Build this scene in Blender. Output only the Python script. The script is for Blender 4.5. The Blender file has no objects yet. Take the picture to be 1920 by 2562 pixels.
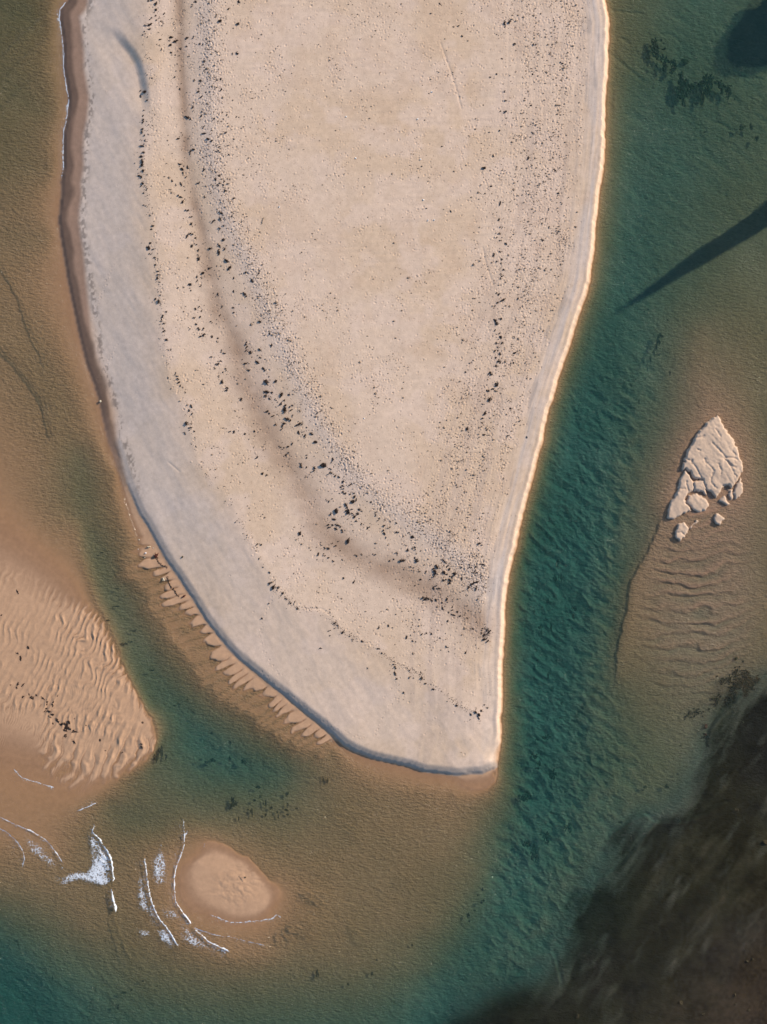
import bpy, bmesh, math, random
import numpy as np
from mathutils import Vector, Matrix

# ------------------------------------------------------------------ camera, sky, sun, exposure
sc = bpy.context.scene
COL = sc.collection
S = 130.0 / 1920.0                       # metres per photo pixel: the view is 130 m wide
CAM_H = 260.0
cam_d = bpy.data.cameras.new('camera'); cam = bpy.data.objects.new('camera', cam_d); COL.objects.link(cam)
cam.location = (0, 0, CAM_H); cam.rotation_euler = (0, 0, 0)
cam_d.sensor_width = 36.0
cam_d.lens = 36.0 * CAM_H / (130.0 * 1024 / 767)
cam_d.clip_start = 1.0; cam_d.clip_end = 20000.0
sc.camera = cam

SUN_EL = math.radians(27.0)
SUN_AZ = math.atan2(0.547, 0.837)        # light comes from the upper right
sun_dir = Vector((math.cos(SUN_EL) * math.cos(SUN_AZ), math.cos(SUN_EL) * math.sin(SUN_AZ), math.sin(SUN_EL)))
world = bpy.data.worlds.new('World'); sc.world = world; world.use_nodes = True
wn = world.node_tree.nodes; wl = world.node_tree.links
sky = wn.new('ShaderNodeTexSky'); sky.sky_type = 'NISHITA'; sky.sun_disc = False
sky.sun_elevation = SUN_EL; sky.sun_rotation = math.pi / 2 - SUN_AZ
sky.air_density = 1.0; sky.dust_density = 0.6; sky.ozone_density = 3.0
wl.new(sky.outputs[0], wn['Background'].inputs[0]); wn['Background'].inputs[1].default_value = 0.12
sl = bpy.data.lights.new('sun', 'SUN'); so = bpy.data.objects.new('sun', sl); COL.objects.link(so)
sl.energy = 4.0; sl.angle = math.radians(0.9); sl.color = (1.0, 0.83, 0.65)
so.rotation_euler = sun_dir.to_track_quat('Z', 'Y').to_euler(); so.location = (60, 40, 120)
sc.view_settings.view_transform = 'Standard'; sc.view_settings.look = 'None'
sc.view_settings.exposure = 0.60; sc.view_settings.gamma = 1.0
try:
    sc.view_settings.use_curve_mapping = False
except Exception:
    pass
sc.cycles.max_bounces = 6; sc.cycles.diffuse_bounces = 2; sc.cycles.transparent_max_bounces = 8
sc.cycles.caustics_reflective = False; sc.cycles.caustics_refractive = False

rng = np.random.default_rng(7); rnd = random.Random(7)
def wx(u): return (np.asarray(u, float) - 960.0) * S
def wy(v): return (1281.0 - np.asarray(v, float)) * S

# ------------------------------------------------------------------ helpers: noise, polylines
_T = {}
def vnoise(x, y, seed):
    if seed not in _T:
        _T[seed] = np.random.default_rng(1000 + seed).uniform(-1, 1, (256, 256)).astype(np.float32)
    T = _T[seed]
    xi = np.floor(x); yi = np.floor(y); fx = (x - xi).astype(np.float32); fy = (y - yi).astype(np.float32)
    xi = xi.astype(np.int64) & 255; yi = yi.astype(np.int64) & 255
    x1 = (xi + 1) & 255; y1 = (yi + 1) & 255
    fx = fx * fx * (3 - 2 * fx); fy = fy * fy * (3 - 2 * fy)
    a = T[yi, xi] * (1 - fx) + T[yi, x1] * fx
    b = T[y1, xi] * (1 - fx) + T[y1, x1] * fx
    return a * (1 - fy) + b * fy
def fbm(x, y, o, seed):
    r = 0; a = 1.0; t = 0
    for k in range(o):
        r = r + a * vnoise(x * 2 ** k + 17.3 * k, y * 2 ** k + 9.1 * k, seed + k); t += a; a *= 0.5
    return r / t * 1.5
def sst(x, a, b):
    t = np.clip((x - a) / (b - a), 0, 1); return t * t * (3 - 2 * t)
def lerp(a, b, t): return a + (b - a) * t

def crop(pts, ou, ov, sc_):              # points read off an enlarged crop of the photo -> photo pixels
    return [(ou + p[0] / sc_, ov + p[1] / sc_) + tuple(p[2:]) for p in pts]
def pdist(U, V, poly):
    """distance to a polyline, signed side (+ left of its direction in image space), arclength"""
    P = np.asarray(poly, float)[:, :2]
    best = np.full(U.shape, 1e9); sd = np.zeros(U.shape); al = np.zeros(U.shape); acc = 0.0
    for i in range(len(P) - 1):
        a = P[i]; d = P[i + 1] - a; L = math.hypot(*d)
        if L < 1e-6: continue
        t = np.clip(((U - a[0]) * d[0] + (V - a[1]) * d[1]) / (L * L), 0, 1)
        ex = U - a[0] - t * d[0]; ey = V - a[1] - t * d[1]
        q = ex * ex + ey * ey
        m = q < best
        best = np.where(m, q, best)
        sd = np.where(m, d[0] * ey - d[1] * ex, sd)
        al = np.where(m, acc + t * L, al)
        acc += L
    return np.sqrt(best), np.sign(sd), al
def inside(U, V, poly):
    P = np.asarray(poly, float); r = np.zeros(U.shape, bool); n = len(P)
    for i in range(n):
        x0, y0 = P[i - 1][:2]; x1, y1 = P[i][:2]
        if y0 == y1: continue
        c = ((y0 > V) != (y1 > V)) & (U < (x1 - x0) * (V - y0) / (y1 - y0) + x0)
        r ^= c
    return r
def resample(poly, step):
    P = np.asarray(poly, float); seg = np.hypot(*(P[1:, :2] - P[:-1, :2]).T); s = np.r_[0, np.cumsum(seg)]
    n = max(2, int(s[-1] / step) + 1); t = np.linspace(0, s[-1], n)
    return np.stack([np.interp(t, s, P[:, k]) for k in range(P.shape[1])], 1)
def offset(poly, d):
    P = resample(poly, 15)[:, :2]
    T = np.gradient(P, axis=0)
    for _ in range(3):
        T = (np.r_[T[:1], T[:-1]] + T + np.r_[T[1:], T[-1:]]) / 3
    T /= np.linalg.norm(T, axis=1)[:, None]
    return P + d * np.stack([T[:, 1], -T[:, 0]], 1)      # for a line running down the picture + is towards the right
def smooth_line(poly, step=6, it=2):
    P = resample(poly, step)
    for _ in range(it):
        Q = P.copy(); Q[1:-1] = (P[:-2] + 2 * P[1:-1] + P[2:]) / 4; P = Q
    return P

# ------------------------------------------------------------------ lines surveyed from the photo (photo pixels)
L0 = [(176,-60),(170,0),(150,23),(149,46),(156,89),(160,135),(160,178),(166,208),(172,247),(168,293),(160,328),(158,367),(159,417),
      (152,456),(154,486),(149,517),(147,556),(152,595),(160,640),(170,706),(183,767),(197,833),(216,910),(235,960),(247,999),(257,1045),
      (270,1103),(286,1146),(299,1188),(310,1231),(330,1300),(371,1407),(394,1488),(417,1527),(436,1577),(475,1624),(502,1651),(529,1689),
      (548,1708),(587,1743),(618,1762),(640,1776),(679,1797),(717,1817),(764,1832),(802,1851),(845,1857),(870,1878),(891,1886),(933,1902),
      (980,1913),(1026,1923),(1057,1935),(1103,1941),(1142,1950),(1160,1966),(1190,1977),(1220,1972),(1238,1955),(1243,1935)]
LB = [(262,1040),(285,1110),(318,1215),(347,1284),(367,1315),(386,1349),(405,1384),(421,1411),(444,1442),(467,1477),(490,1512),(510,1546),(540,1585),
      (571,1624),(602,1654),(633,1678),(679,1716),(709,1739),(756,1778),(802,1813),(833,1840),(856,1863),(891,1882),(933,1898),(980,1909),
      (1026,1919),(1057,1931),(1103,1936),(1142,1941),(1180,1938),(1211,1936),(1235,1925)]
R0 = [(1512,-60),(1513,0),(1515,12),(1523,62),(1521,193),(1517,309),(1512,386),(1500,502),(1485,633),(1473,706),(1461,752),(1442,806),(1423,868),
      (1396,953),(1377,1018),(1357,1099),(1342,1150),(1330,1200),(1315,1258),(1309,1280),(1295,1338),(1280,1407),(1273,1454),(1267,1512),
      (1262,1597),(1256,1666),(1258,1763),(1254,1859),(1246,1905),(1243,1935)]
CR1 = [(372,-60),(372,60),(366,110),(372,150),(377,200),(382,260),(383,310),(368,360),(364,420),(372,470),(385,560),(395,650),(405,720),(410,830),
       (422,920),(440,980),(460,1010),(480,1080),(500,1160),(530,1200),(575,1240),(605,1310),(640,1380),(675,1427),(686,1469),(748,1519),
       (825,1535),(860,1577),(906,1604),(949,1624),(987,1658),(1065,1697),(1103,1724),(1142,1759),(1196,1782)]
TR = [(450,-60),(455,100),(462,250),(470,400),(482,480),(512,600),(530,700),(550,780),(590,860),(620,960),(660,1060),(695,1130),(760,1220),(810,1330),
      (880,1390),(980,1430),(1080,1480),(1170,1530),(1200,1560)]
RT = [(525,-60),(527,100),(532,250),(534,380),(548,470),(580,560),(615,640),(660,740),(705,850),(755,960),(810,1070),(870,1160),(930,1230),
      (1010,1290),(1100,1350),(1170,1410),(1215,1470)]
BAR = crop([(870,180),(1000,290),(1080,430),(1150,560),(1200,670),(1260,780),(1290,850),(1340,930),(1380,1010),(1440,1120),(1480,1210),(1540,1290),
      (1590,1400),(1612,1530),(1580,1650),(1500,1740),(1380,1820),(1200,1920),(1040,1980),(960,2050),(880,2068),(800,2040),(745,1980)],0,1480,4.145)
ISL = crop([(370,660),(340,750),(310,800),(240,850),(110,940),(70,1030),(50,1100),(60,1200),(50,1290),(90,1370),(160,1450),(270,1500),(420,1540),
      (560,1600),(640,1640),(800,1650),(1000,1630),(1100,1570),(1200,1450),(1290,1310),(1270,1220),(1190,1150),(1090,1040),(1020,950),(960,880),
      (910,810),(830,830),(770,790),(700,720),(600,670),(500,650),(430,650),(370,660)],440,1980,5.027)
DARKBED = [(2000,1640),(1920,1697),(1874,1735),(1836,1766),(1805,1797),(1782,1828),(1774,1859),(1765,1900),(1735,1960),(1722,2010),(1712,2063),(1639,2063),
      (1616,2045),(1531,2094),(1545,2130),(1496,2206),(1470,2240),(1427,2306),(1384,2395),(1400,2460),(1349,2476),(1303,2453),(1219,2499),(1188,2530),
      (1103,2553),(1040,2700),(2100,2800)]
PLATES = [  # low sand plates of the small island on the right
 [(960,120),(990,180),(1050,280),(1110,380),(1190,480),(1245,590),(1280,700),(1330,830),(1345,970),(1290,1060),(1220,1170),(1180,1230),(1110,1180),
  (1040,1190),(1010,1290),(930,1380),(860,1290),(790,1250),(730,1110),(590,1080),(520,980),(460,940),(410,970),(430,870),(460,780),(500,640),
  (560,570),(600,470),(700,340),(800,240),(880,160)],
 [(460,960),(370,1120),(350,1230),(300,1380),(230,1480),(190,1580),(190,1690),(270,1710),(350,1680),(450,1610),(560,1580),(500,1500),(450,1420),
  (500,1310),(580,1280),(590,1140),(540,1060)],
 [(590,1130),(740,1120),(790,1250),(780,1350),(700,1280),(590,1280)],
 [(520,1340),(640,1320),(770,1400),(830,1500),(780,1570),(640,1610),(560,1540),(480,1450)],
 [(1320,1050),(1340,1150),(1350,1300),(1300,1380),(1220,1410),(1200,1320),(1240,1180)],
 [(1130,1250),(1190,1250),(1200,1420),(1150,1430),(1130,1350)],
 [(1060,1350),(1140,1490),(1100,1500),(990,1430),(1000,1380)],
 [(950,1620),(1010,1650),(1070,1710),(1030,1750),(985,1815),(900,1740),(890,1680)],
 [(460,1750),(510,1830),(490,1930),(440,2000),(380,2050),(310,1990),(310,1900),(350,1800)],
 [(650,1725),(680,1750),(600,1800),(550,1870),(520,1850),(590,1770)]]
PLATES = [crop(p,1640,1020,6.146) for p in PLATES]
CRACKS = [crop(p,1640,1020,6.146) for p in [
 [(860,520),(900,580),(960,640),(1040,720),(1090,770)],[(1040,770),(1090,820),(1150,880),(1230,920)],[(1090,770),(1180,770),(1260,800)],
 [(1100,830),(1150,900),(1200,1000),(1240,1060)],[(560,800),(560,860),(620,930),(680,1040),(720,1100)],[(460,790),(550,820)],
 [(740,780),(790,860),(870,940)],[(890,960),(850,1090)],[(840,1110),(880,1180),(930,1240)],[(460,940),(540,1030),(610,1100),(720,1110)],
 [(1180,670),(1230,730)],[(1240,590),(1190,590)],[(960,860),(1000,950),(1000,1010)],[(600,470),(720,450),(740,430)],[(930,330),(960,400),(1000,440)],
 [(640,640),(680,660)],[(470,1130),(510,1290)],[(1060,1190),(1150,1220)],[(350,1240),(450,1250)],[(310,1930),(400,1910),(440,1960)]]]

# heights along those lines, metres above the water; everything else is interpolated between them
K = []                                    # (polyline with z as third column)
def kz(poly, z):
    P = np.asarray(poly, float)[:, :2]
    z = np.interp(np.linspace(0, 1, len(P)), np.linspace(0, 1, len(np.atleast_1d(z))), np.atleast_1d(z))
    K.append(np.c_[P, z])
kz(L0, 0.0); kz(R0, 0.0)
kz(offset(L0[:28], 10), [.20, .20, .22, .2, .15, .08])
kz(offset(L0[:26], 38), [.32, .32, .30, .28])
kz(offset(L0[:24], 60), [.46, .46, .44, .42])
kz(LB[2:], [.12, .10, .08, .08, .07, .05, .02, .02, .02])
kz(offset(LB[1:], 9), [.30, .42, .46, .44, .45, .55, .62, .66, .62, .5])
kz(offset(LB[1:], 22), [.50, .62, .66, .64, .64, .80, .92, .98, .95, .8])
kz(CR1, [1.72, 1.72, 1.76, 1.76, 1.72, 1.66, 1.55, 1.45, 1.35])
kz(offset(CR1[:28], 20), [1.75, 1.76, 1.79, 1.79, 1.76, 1.70, 1.57, 1.48])
kz(TR, [1.60, 1.62, 1.63, 1.62, 1.58, 1.52, 1.48])
kz(RT, [2.12, 2.14, 2.16, 2.18, 2.18, 2.06, 1.82])
kz([(620,0),(640,400),(700,650),(790,880),(880,1050),(1000,1190),(1130,1290)], [2.14, 2.16, 2.18, 2.16, 2.04])
kz([(900,0),(930,400),(980,800),(1060,1060)], [2.12, 2.12, 2.12, 2.05])
kz([(1200,0),(1220,500),(1190,900)], 2.0)
kz(offset(R0[:-2], -4), .6); kz(offset(R0[:-2], -8), [1.4, 1.4, 1.4, 1.4, 1.35, 1.25, 1.0, .6])
kz(offset(R0[:-3], -13), [1.98, 1.92, 1.92, 1.92, 1.85, 1.75, 1.4, 1.0])
kz(offset(R0[:-4], -21), [2.04, 2.04, 2.04, 2.04, 1.98, 1.9, 1.55, 1.15])
kz(offset(R0[:-6], -66), [1.99, 1.99, 2.0, 2.0, 1.94, 1.86])
kz([(760,1400),(830,1460),(950,1530),(1080,1600),(1200,1660)], [1.50, 1.50, 1.50, 1.46, 1.40])
kz([(900,1750),(1050,1800),(1180,1850)], [1.05, 1.12, 1.1])
# sea bed
kz(offset(R0, 8), -.34); kz(offset(R0, 24), [-.75, -.85, -1.0, -1.05, -.9]); kz(offset(R0[4:-3], 70), [-1.2, -1.4, -1.7, -1.9, -1.7])
kz([(1750,-60),(1700,200),(1650,430),(1590,650),(1500,900),(1440,1100),(1420,1350),(1400,1500),(1375,1700),(1345,1900),(1340,2050),(1290,2200),(1180,2420),(1000,2600)],
   [-1.3, -1.3, -1.4, -1.55, -2.0, -2.2, -2.2, -2.1, -1.9, -1.6, -1.5, -1.5])
kz([(1930,-60),(1930,300),(1900,500),(1860,700)], [-1.2, -1.15, -1.05, -.8])
kz([(1760,820),(1745,940),(1795,1030)], [-.6, -.35, -.18]); kz([(1640,900),(1650,1060),(1640,1200)], [-1.2, -.95, -.6])
kz([(1790,1035),(1720,1110),(1690,1200),(1662,1290)], -.14); kz([(1800,1035),(1860,1120),(1870,1200),(1860,1260)], -.14)
kz([(1740,1260),(1800,1260)], -.14)
kz([(1925,950),(1915,1200),(1925,1500),(1930,1650)], [-.6, -.5, -.42, -.5])
kz([(1640,1290),(1598,1400),(1568,1450),(1553,1540),(1533,1620),(1526,1700),(1500,1800)], [-.62, -.8, -.95, -1.0, -1.05, -1.1, -1.15]); kz([(1560,1250),(1500,1420),(1465,1560),(1450,1720)], [-1.2, -1.5, -1.55, -1.5])
kz([(1654,1310),(1612,1400),(1582,1450),(1567,1540),(1548,1620),(1542,1700)], [-.26, -.26, -.28, -.32, -.42, -.55])
kz([(1700,1380),(1690,1500),(1660,1650),(1620,1800)], [-.26, -.32, -.45, -.75]); kz([(1830,1330),(1840,1500),(1830,1640)], [-.24, -.32, -.42])
kz([(1860,1720),(1780,1790),(1750,1880),(1700,1990),(1560,2060),(1480,2180),(1400,2320),(1330,2440),(1200,2480)], [-.5, -.6, -.75, -.85, -1.0, -1.1, -1.2, -1.3, -1.3])
kz([(1930,1800),(1850,1950),(1760,2150),(1650,2300),(1500,2450),(1350,2600)], [-.3, -.22, -.2, -.2, -.25, -.3]); kz([(1930,2300),(1850,2500),(1800,2610)], [-.08, -.05, -.05])
kz([(-60,-40),(60,0),(100,60)], [-.6, -.55, -.5]); kz([(-60,170),(60,230),(120,280)], [-.5, -.46, -.36]); kz([(-60,400),(120,420)], [-.42, -.36])
kz([(-60,600),(120,590)], [-.34, -.3]); kz([(-60,740),(70,810),(170,1040)], [-.27, -.28, -.36]); kz([(-60,1050),(110,1160)], [-.10, -.18])
kz([(-60,1180),(80,1330)], [-.04, -.05]); kz([(200,1130),(215,1270)], [-.62, -.75]); kz([(285,1180),(280,1240)], -.22)
kz([(190,1310),(205,1390),(240,1500),(275,1570),(300,1630)], -.15); kz([(212,1310),(228,1390),(262,1490),(305,1580),(345,1690),(385,1770)], [-.7, -.75, -.8, -.85, -1.0, -1.15])
kz([(250,1350),(300,1480),(360,1620),(420,1740),(500,1860),(600,1920),(720,1940)], [-.75, -.8, -.9, -1.2, -1.55, -1.5, -1.2])
kz([(310,1300),(360,1430),(420,1600),(540,1740),(690,1840),(830,1885)], [-.14, -.16, -.28, -.4, -.45, -.4])
kz([(410,1850),(395,1920),(320,1960),(265,1995)], [-.9, -.9, -.4, -.14])
kz(BAR, 0.0); kz(offset(BAR[:15], -12), .10); kz([(60,1560),(150,1620),(240,1720),(320,1850)], [.10, .14, .16, .17]); kz([(0,1600),(80,1760),(200,1880),(260,1920)], [.08, .08, .08, .08])
kz([(180,1958),(176,1925),(110,1905),(60,1897),(-60,1880)], 0.0); kz([(-60,1380),(60,1430),(150,1500),(210,1523)], [.035, .035, .03, .01])
kz([(-60,1270),(70,1350),(180,1440),(215,1500)], -.012); kz([(-60,1960),(80,1980),(180,2010)], -.035); kz([(-60,2060),(100,2090),(160,2130)], [-.07, -.08, -.12])
kz([(190,2040),(215,2100),(250,2180),(280,2260)], [-.14, -.38, -.36, -.36]); kz([(270,2010),(330,2050),(400,2060)], [-.6, -.75, -.7])
kz([(-60,2190),(120,2220),(240,2330)], [-.32, -.36, -.42]); kz([(-60,2330),(60,2400),(150,2450)], [-1.5, -1.4, -1.2]); kz([(-60,2450),(40,2500),(100,2600)], [-2.6, -2.5, -2.2])
kz(ISL, 0.0); kz([(500,2160),(560,2190),(620,2240),(660,2260)], [.12, .18, .2, .12])
kz([(420,2130),(432,2260),(480,2320),(580,2350),(680,2330),(730,2250)], -.12); kz([(370,2130),(385,2260),(450,2350),(560,2390),(680,2390)], [-.22, -.2, -.18, -.16, -.2])
kz([(470,2090),(540,2095),(620,2140),(680,2200)], [-.16, -.2, -.25, -.22])
kz([(500,2030),(640,2080),(760,2180)], [-.75, -.42, -.28]); kz([(760,2040),(900,2000),(1050,2010),(1180,1995)], [-.55, -.36, -.28, -.16])
kz([(800,2150),(950,2200),(1080,2150),(1170,2060)], [-.34, -.38, -.40, -.36]); kz([(900,2320),(1080,2300),(1200,2170)], [-.40, -.5, -.7])
kz([(330,2400),(560,2450),(760,2440)], [-.6, -.6, -.65]); kz([(300,2560),(600,2600),(900,2560)], [-1.3, -1.25, -1.2]); kz([(760,2350),(900,2400),(1050,2420)], [-.32, -.5, -.8])

kz([(1600,2200),(1750,2050),(1850,1880)], -.3); kz([(1560,2380),(1480,2480),(1250,2560)], -.35)
# ------------------------------------------------------------------ relax the heights on a 4 px grid
G0 = 4.0; UG0, VG0 = -72.0, -72.0; NUg, NVg = 528, 688
Cs = np.zeros((NVg, NUg)); Wt = np.zeros((NVg, NUg))
for P in K:
    Q = resample(P, 2.0)
    iu = np.round((Q[:, 0] - UG0) / G0).astype(int); iv = np.round((Q[:, 1] - VG0) / G0).astype(int)
    ok = (iu >= 0) & (iu < NUg) & (iv >= 0) & (iv < NVg)
    np.add.at(Cs, (iv[ok], iu[ok]), Q[ok, 2]); np.add.at(Wt, (iv[ok], iu[ok]), 1.0)
Z = None
for f, n in ((16, 400), (8, 200), (4, 140), (2, 100), (1, 70)):
    cs = Cs.reshape(NVg // f, f, NUg // f, f).sum((1, 3)); w = Wt.reshape(NVg // f, f, NUg // f, f).sum((1, 3))
    m = w > 0; c = np.where(m, cs / np.maximum(w, 1e-9), 0)
    Z = np.full(c.shape, -.3) if Z is None else np.repeat(np.repeat(Z, 2, 0), 2, 1)
    Z[m] = c[m]
    for _ in range(n):
        p = np.pad(Z, 1, mode='edge')
        Z = np.where(m, c, .25 * (p[:-2, 1:-1] + p[2:, 1:-1] + p[1:-1, :-2] + p[1:-1, 2:]))
def gblur(a, s):
    r = int(3 * s) + 1; k = np.exp(-.5 * (np.arange(-r, r + 1) / s) ** 2); k /= k.sum()
    p = np.pad(a, ((r, r), (0, 0)), mode='edge'); a = sum(k[i] * p[i:i + a.shape[0]] for i in range(2 * r + 1))
    p = np.pad(a, ((0, 0), (r, r)), mode='edge'); return sum(k[i] * p[:, i:i + a.shape[1]] for i in range(2 * r + 1))
ug = UG0 + G0 * np.arange(NUg); vg = VG0 + G0 * np.arange(NVg); UGm, VGm = np.meshgrid(ug, vg)
dRg, sRg, aRg = pdist(UGm, VGm, R0); dLg, sLg, aLg = pdist(UGm, VGm, L0)
SPIT = [p[:2] for p in L0] + [p[:2] for p in R0[::-1]]
spit_g = inside(UGm, VGm, SPIT).astype(float)
dBg = pdist(UGm, VGm, BAR)[0]; dIg = pdist(UGm, VGm, ISL)[0]
near = np.exp(-(np.minimum(np.minimum(dRg, dLg), np.minimum(dBg, dIg)) / 22.0) ** 2)
Zb = gblur(Z, 3.2)
Z = lerp(Zb, Z, np.clip(np.maximum(near, spit_g * .75), 0, 1))

def spline_w(q, n):
    q = np.clip(q, 1.0, n - 2.001); i = np.floor(q).astype(int); t = q - i
    w = np.stack([(1 - t) ** 3, 3 * t ** 3 - 6 * t ** 2 + 4, -3 * t ** 3 + 3 * t ** 2 + 3 * t + 1, t ** 3], 0) / 6.0
    return i, w
def upsample(a, us, vs):
    i, w = spline_w((vs - VG0) / G0, NVg)
    b = sum(w[k][:, None] * a[np.clip(i - 1 + k, 0, NVg - 1)] for k in range(4))
    i, w = spline_w((us - UG0) / G0, NUg)
    return sum(w[k][None, :] * b[:, np.clip(i - 1 + k, 0, NUg - 1)] for k in range(4))
def sample(a, u, v):
    iu = np.clip((np.asarray(u) - UG0) / G0, 0, NUg - 1.001); iv = np.clip((np.asarray(v) - VG0) / G0, 0, NVg - 1.001)
    i = iu.astype(int); j = iv.astype(int); fu = iu - i; fv = iv - j
    return (a[j, i] * (1 - fu) + a[j, i + 1] * fu) * (1 - fv) + (a[j + 1, i] * (1 - fu) + a[j + 1, i + 1] * fu) * fv

# ------------------------------------------------------------------ fine grid (dense in view, stretching to the horizon)
STEP = 1.8
def axis(a, b):
    core = np.arange(a, b + .01, STEP); out = 22 * 1.32 ** np.arange(1, 28)
    return np.r_[a - out[::-1], core, b + out], len(out), len(core)
AU, nuo, nuc = axis(-50.0, 1970.0); AV, nvo, nvc = axis(-50.0, 2612.0)
CU = AU[nuo:nuo + nuc]; CV = AV[nvo:nvo + nvc]
U, V = np.meshgrid(CU, CV)
H = upsample(Z, CU, CV); BASE = H.copy()
dR = upsample(dRg, CU, CV); dL = upsample(dLg, CU, CV); spit = np.clip(upsample(spit_g, CU, CV), 0, 1)
def win(poly, pad):
    P = np.asarray(poly, float)
    i0, i1 = np.searchsorted(CU, [P[:, 0].min() - pad, P[:, 0].max() + pad]); j0, j1 = np.searchsorted(CV, [P[:, 1].min() - pad, P[:, 1].max() + pad])
    return slice(max(j0, 0), min(j1, len(CV))), slice(max(i0, 0), min(i1, len(CU)))

# ------------------------------------------------------------------ relief that the survey lines do not carry
dLBg, sLBg, aLBg = pdist(UGm, VGm, LB); dTRg, sTRg, _ = pdist(UGm, VGm, TR); dRTg, sRTg, _ = pdist(UGm, VGm, RT); dCRg, sCRg, _ = pdist(UGm, VGm, CR1)
RTs_g = -sRTg * dRTg                      # > 0 on the plateau side
CRs_g = -sCRg * dCRg
BARP = [p[:2] for p in BAR] + [(110,1905),(60,1897),(-60,1880),(-60,1400),(60,1440),(150,1500)]
bar_g = gblur((gblur(inside(UGm, VGm, BARP).astype(float), 3.0) > .12).astype(float), 1.5)
darkbed_raw = inside(UGm, VGm, DARKBED).astype(float)
isl_g = gblur(inside(UGm, VGm, ISL).astype(float), 1.0)

# broad undulation of the dry sand and slanting streaks on the smooth left slope
inl = np.clip(sst(np.minimum(dR, dL), 30, 90) * spit, 0, 1)
H += inl * (.035 * fbm(U / 130, V / 130, 3, 3) + .012 * fbm(U / 28, V / 28, 3, 9))
CRs = upsample(CRs_g, CU, CV); RTs = upsample(RTs_g, CU, CV)
lslope = spit * sst(-CRs, 0, 25) * sst(dL, 20, 60)
a1 = U * .87 - V * .5; a2 = U * .5 + V * .87
H += lslope * (.04 * fbm(a1 / 34, a2 / 110, 3, 21) + .006 * fbm(a1 / 10, a2 / 30, 2, 27))
H += spit * sst(RTs, 20, 120) * sst(dR, 70, 140) * .012 * fbm(U / 80, V / 7 + .04 * U / 7, 2, 31) * sst(fbm(U / 150, V / 150, 2, 33), -.2, .5)
# lip of blown sand, upper left
SC = [(262,52),(297,66),(320,95),(345,127),(360,152),(372,190),(381,240),(385,306)]
w = win(SC, 130); d, s, a = pdist(U[w], V[w], SC); f = sst(V[w], 50, 130) * (1 - sst(V[w], 220, 306)) * sst(U[w], 235, 300)
H[w] -= np.where(s > 0, .46 * sst(d, 0, 26) * np.exp(-np.maximum(d - 26, 0) / 60), 0) * f
# the right bank, cut steep: profile across the bank taken at full resolution so that its edge runs clean
bnd = (dR < 60) & (V < 1900); dq = np.zeros_like(H); uu_, vv_ = U[bnd], V[bnd]; d_, s_, _ = pdist(uu_ + 1.6 * fbm(uu_ * 0 + 3, vv_ / 13, 3, 46) + 3.5 * fbm(uu_ * 0 + 9, vv_ / 80, 2, 48), vv_, R0)
d_ = d_ * np.where(s_ > 0, 1, -1)
kf = np.clip(sample(Z, uu_ - (30 - d_), vv_), .3, 2.3) / 2.03; prof_ = np.interp(d_, [-24, -8, 0, 4, 8, 12, 21], [-.85, -.34, 0, .62, 1.4, 1.96, 2.03]); prof_ = np.where(d_ > 0, prof_ * kf, prof_)
wq = (1 - sst(np.abs(d_), 15, 25)) * (1 - sst(vv_, 1820, 1890)); H[bnd] = lerp(H[bnd], prof_, wq)
H += spit * sst(dR, 50, 70) * (1 - sst(dR, 240, 320)) * (1 - sst(V, 1500, 1650)) * .009 * fbm(dR / 4.5, V / 260, 2, 49)
# rills in the steep right bank
bank = spit * (1 - sst(dR, 6, 13)); H += bank * (.012 * fbm(U / 12, V / 11, 3, 41) + .09 * fbm(U / 34, V / 36, 4, 42))
H += spit * sst(dR, 18, 26) * (1 - sst(dR, 60, 80)) * (1 - sst(V, 1700, 1800)) * (.026 * fbm(dR / 7, V / 90, 3, 44))
# finger bars below the left bank
w = win(LB, 110); d, s, a = pdist(U[w], V[w], LB)
al = a + 12 * fbm(a / 55, a * 0 + 5, 2, 52) + 4 * fbm(U[w] / 30, V[w] / 30, 2, 51) + .35 * d
ln = 46 + 18 * fbm(a / 26, d * 0 + 3, 2, 54) - 10 * sst(a, 820, 1000)
fr = (al / 25.0) % 1.0; cd = np.abs(fr - .5) * 2; gp = sst(cd, .55, 1.0)
rl = np.random.default_rng(8).uniform(.78, 1.15, 200)[np.clip(np.floor(al / 25.0), 0, 199).astype(int)]; le = ln * rl - 24 * cd ** 2.2 + 5 * fbm(U[w] / 12, V[w] / 12, 2, 58)
zf = .105 * (1 - .25 * cd ** 2) - .085 * gp * sst(d, 5, 20) - .22 * sst(d, le - 6, le + 14) + .02 * fbm(U[w] / 16, V[w] / 16, 2, 59)
m = np.where(s > 0, 1, 0) * sst(d, 1, 9) * (1 - sst(d, ln + 14, ln + 80)) * sst(V[w], 1330, 1420) * (1 - sst(U[w], 800, 845))
H[w] = lerp(H[w], np.maximum(zf, -.20), m)
# rippled bar on the left
w = win(BARP, 60); bm_ = upsample(bar_g, CU, CV)[w]; u, v = U[w], V[w]
w1 = fbm(u / 46, v / 46, 3, 61); w2 = fbm(u / 30, v / 30, 2, 65)
lam = 17.0
ph = (u * .90 + v * .43 + 13 * w1) / lam
r1 = 1 - np.abs(((ph % 1.0) * 1.35).clip(0, 1.0) - .62) / .62
r1 = np.where(r1 > 0, r1, 0) ** 1.2
big_ = sst(v + .25 * u, 1860, 1960) + sst(u, 285, 340) * sst(v, 1700, 1760); big_ = np.clip(big_, 0, 1)
ph3 = (u * .93 + v * .36 + 14 * w1) / 29.0; r3 = 1 - np.abs(((ph3 % 1.0) * 1.3).clip(0, 1.0) - .62) / .62; r1 = lerp(r1, np.where(r3 > 0, r3, 0), big_)
ph2 = (u * .35 - v * .93 + 22 * w2) / 52.0
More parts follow.
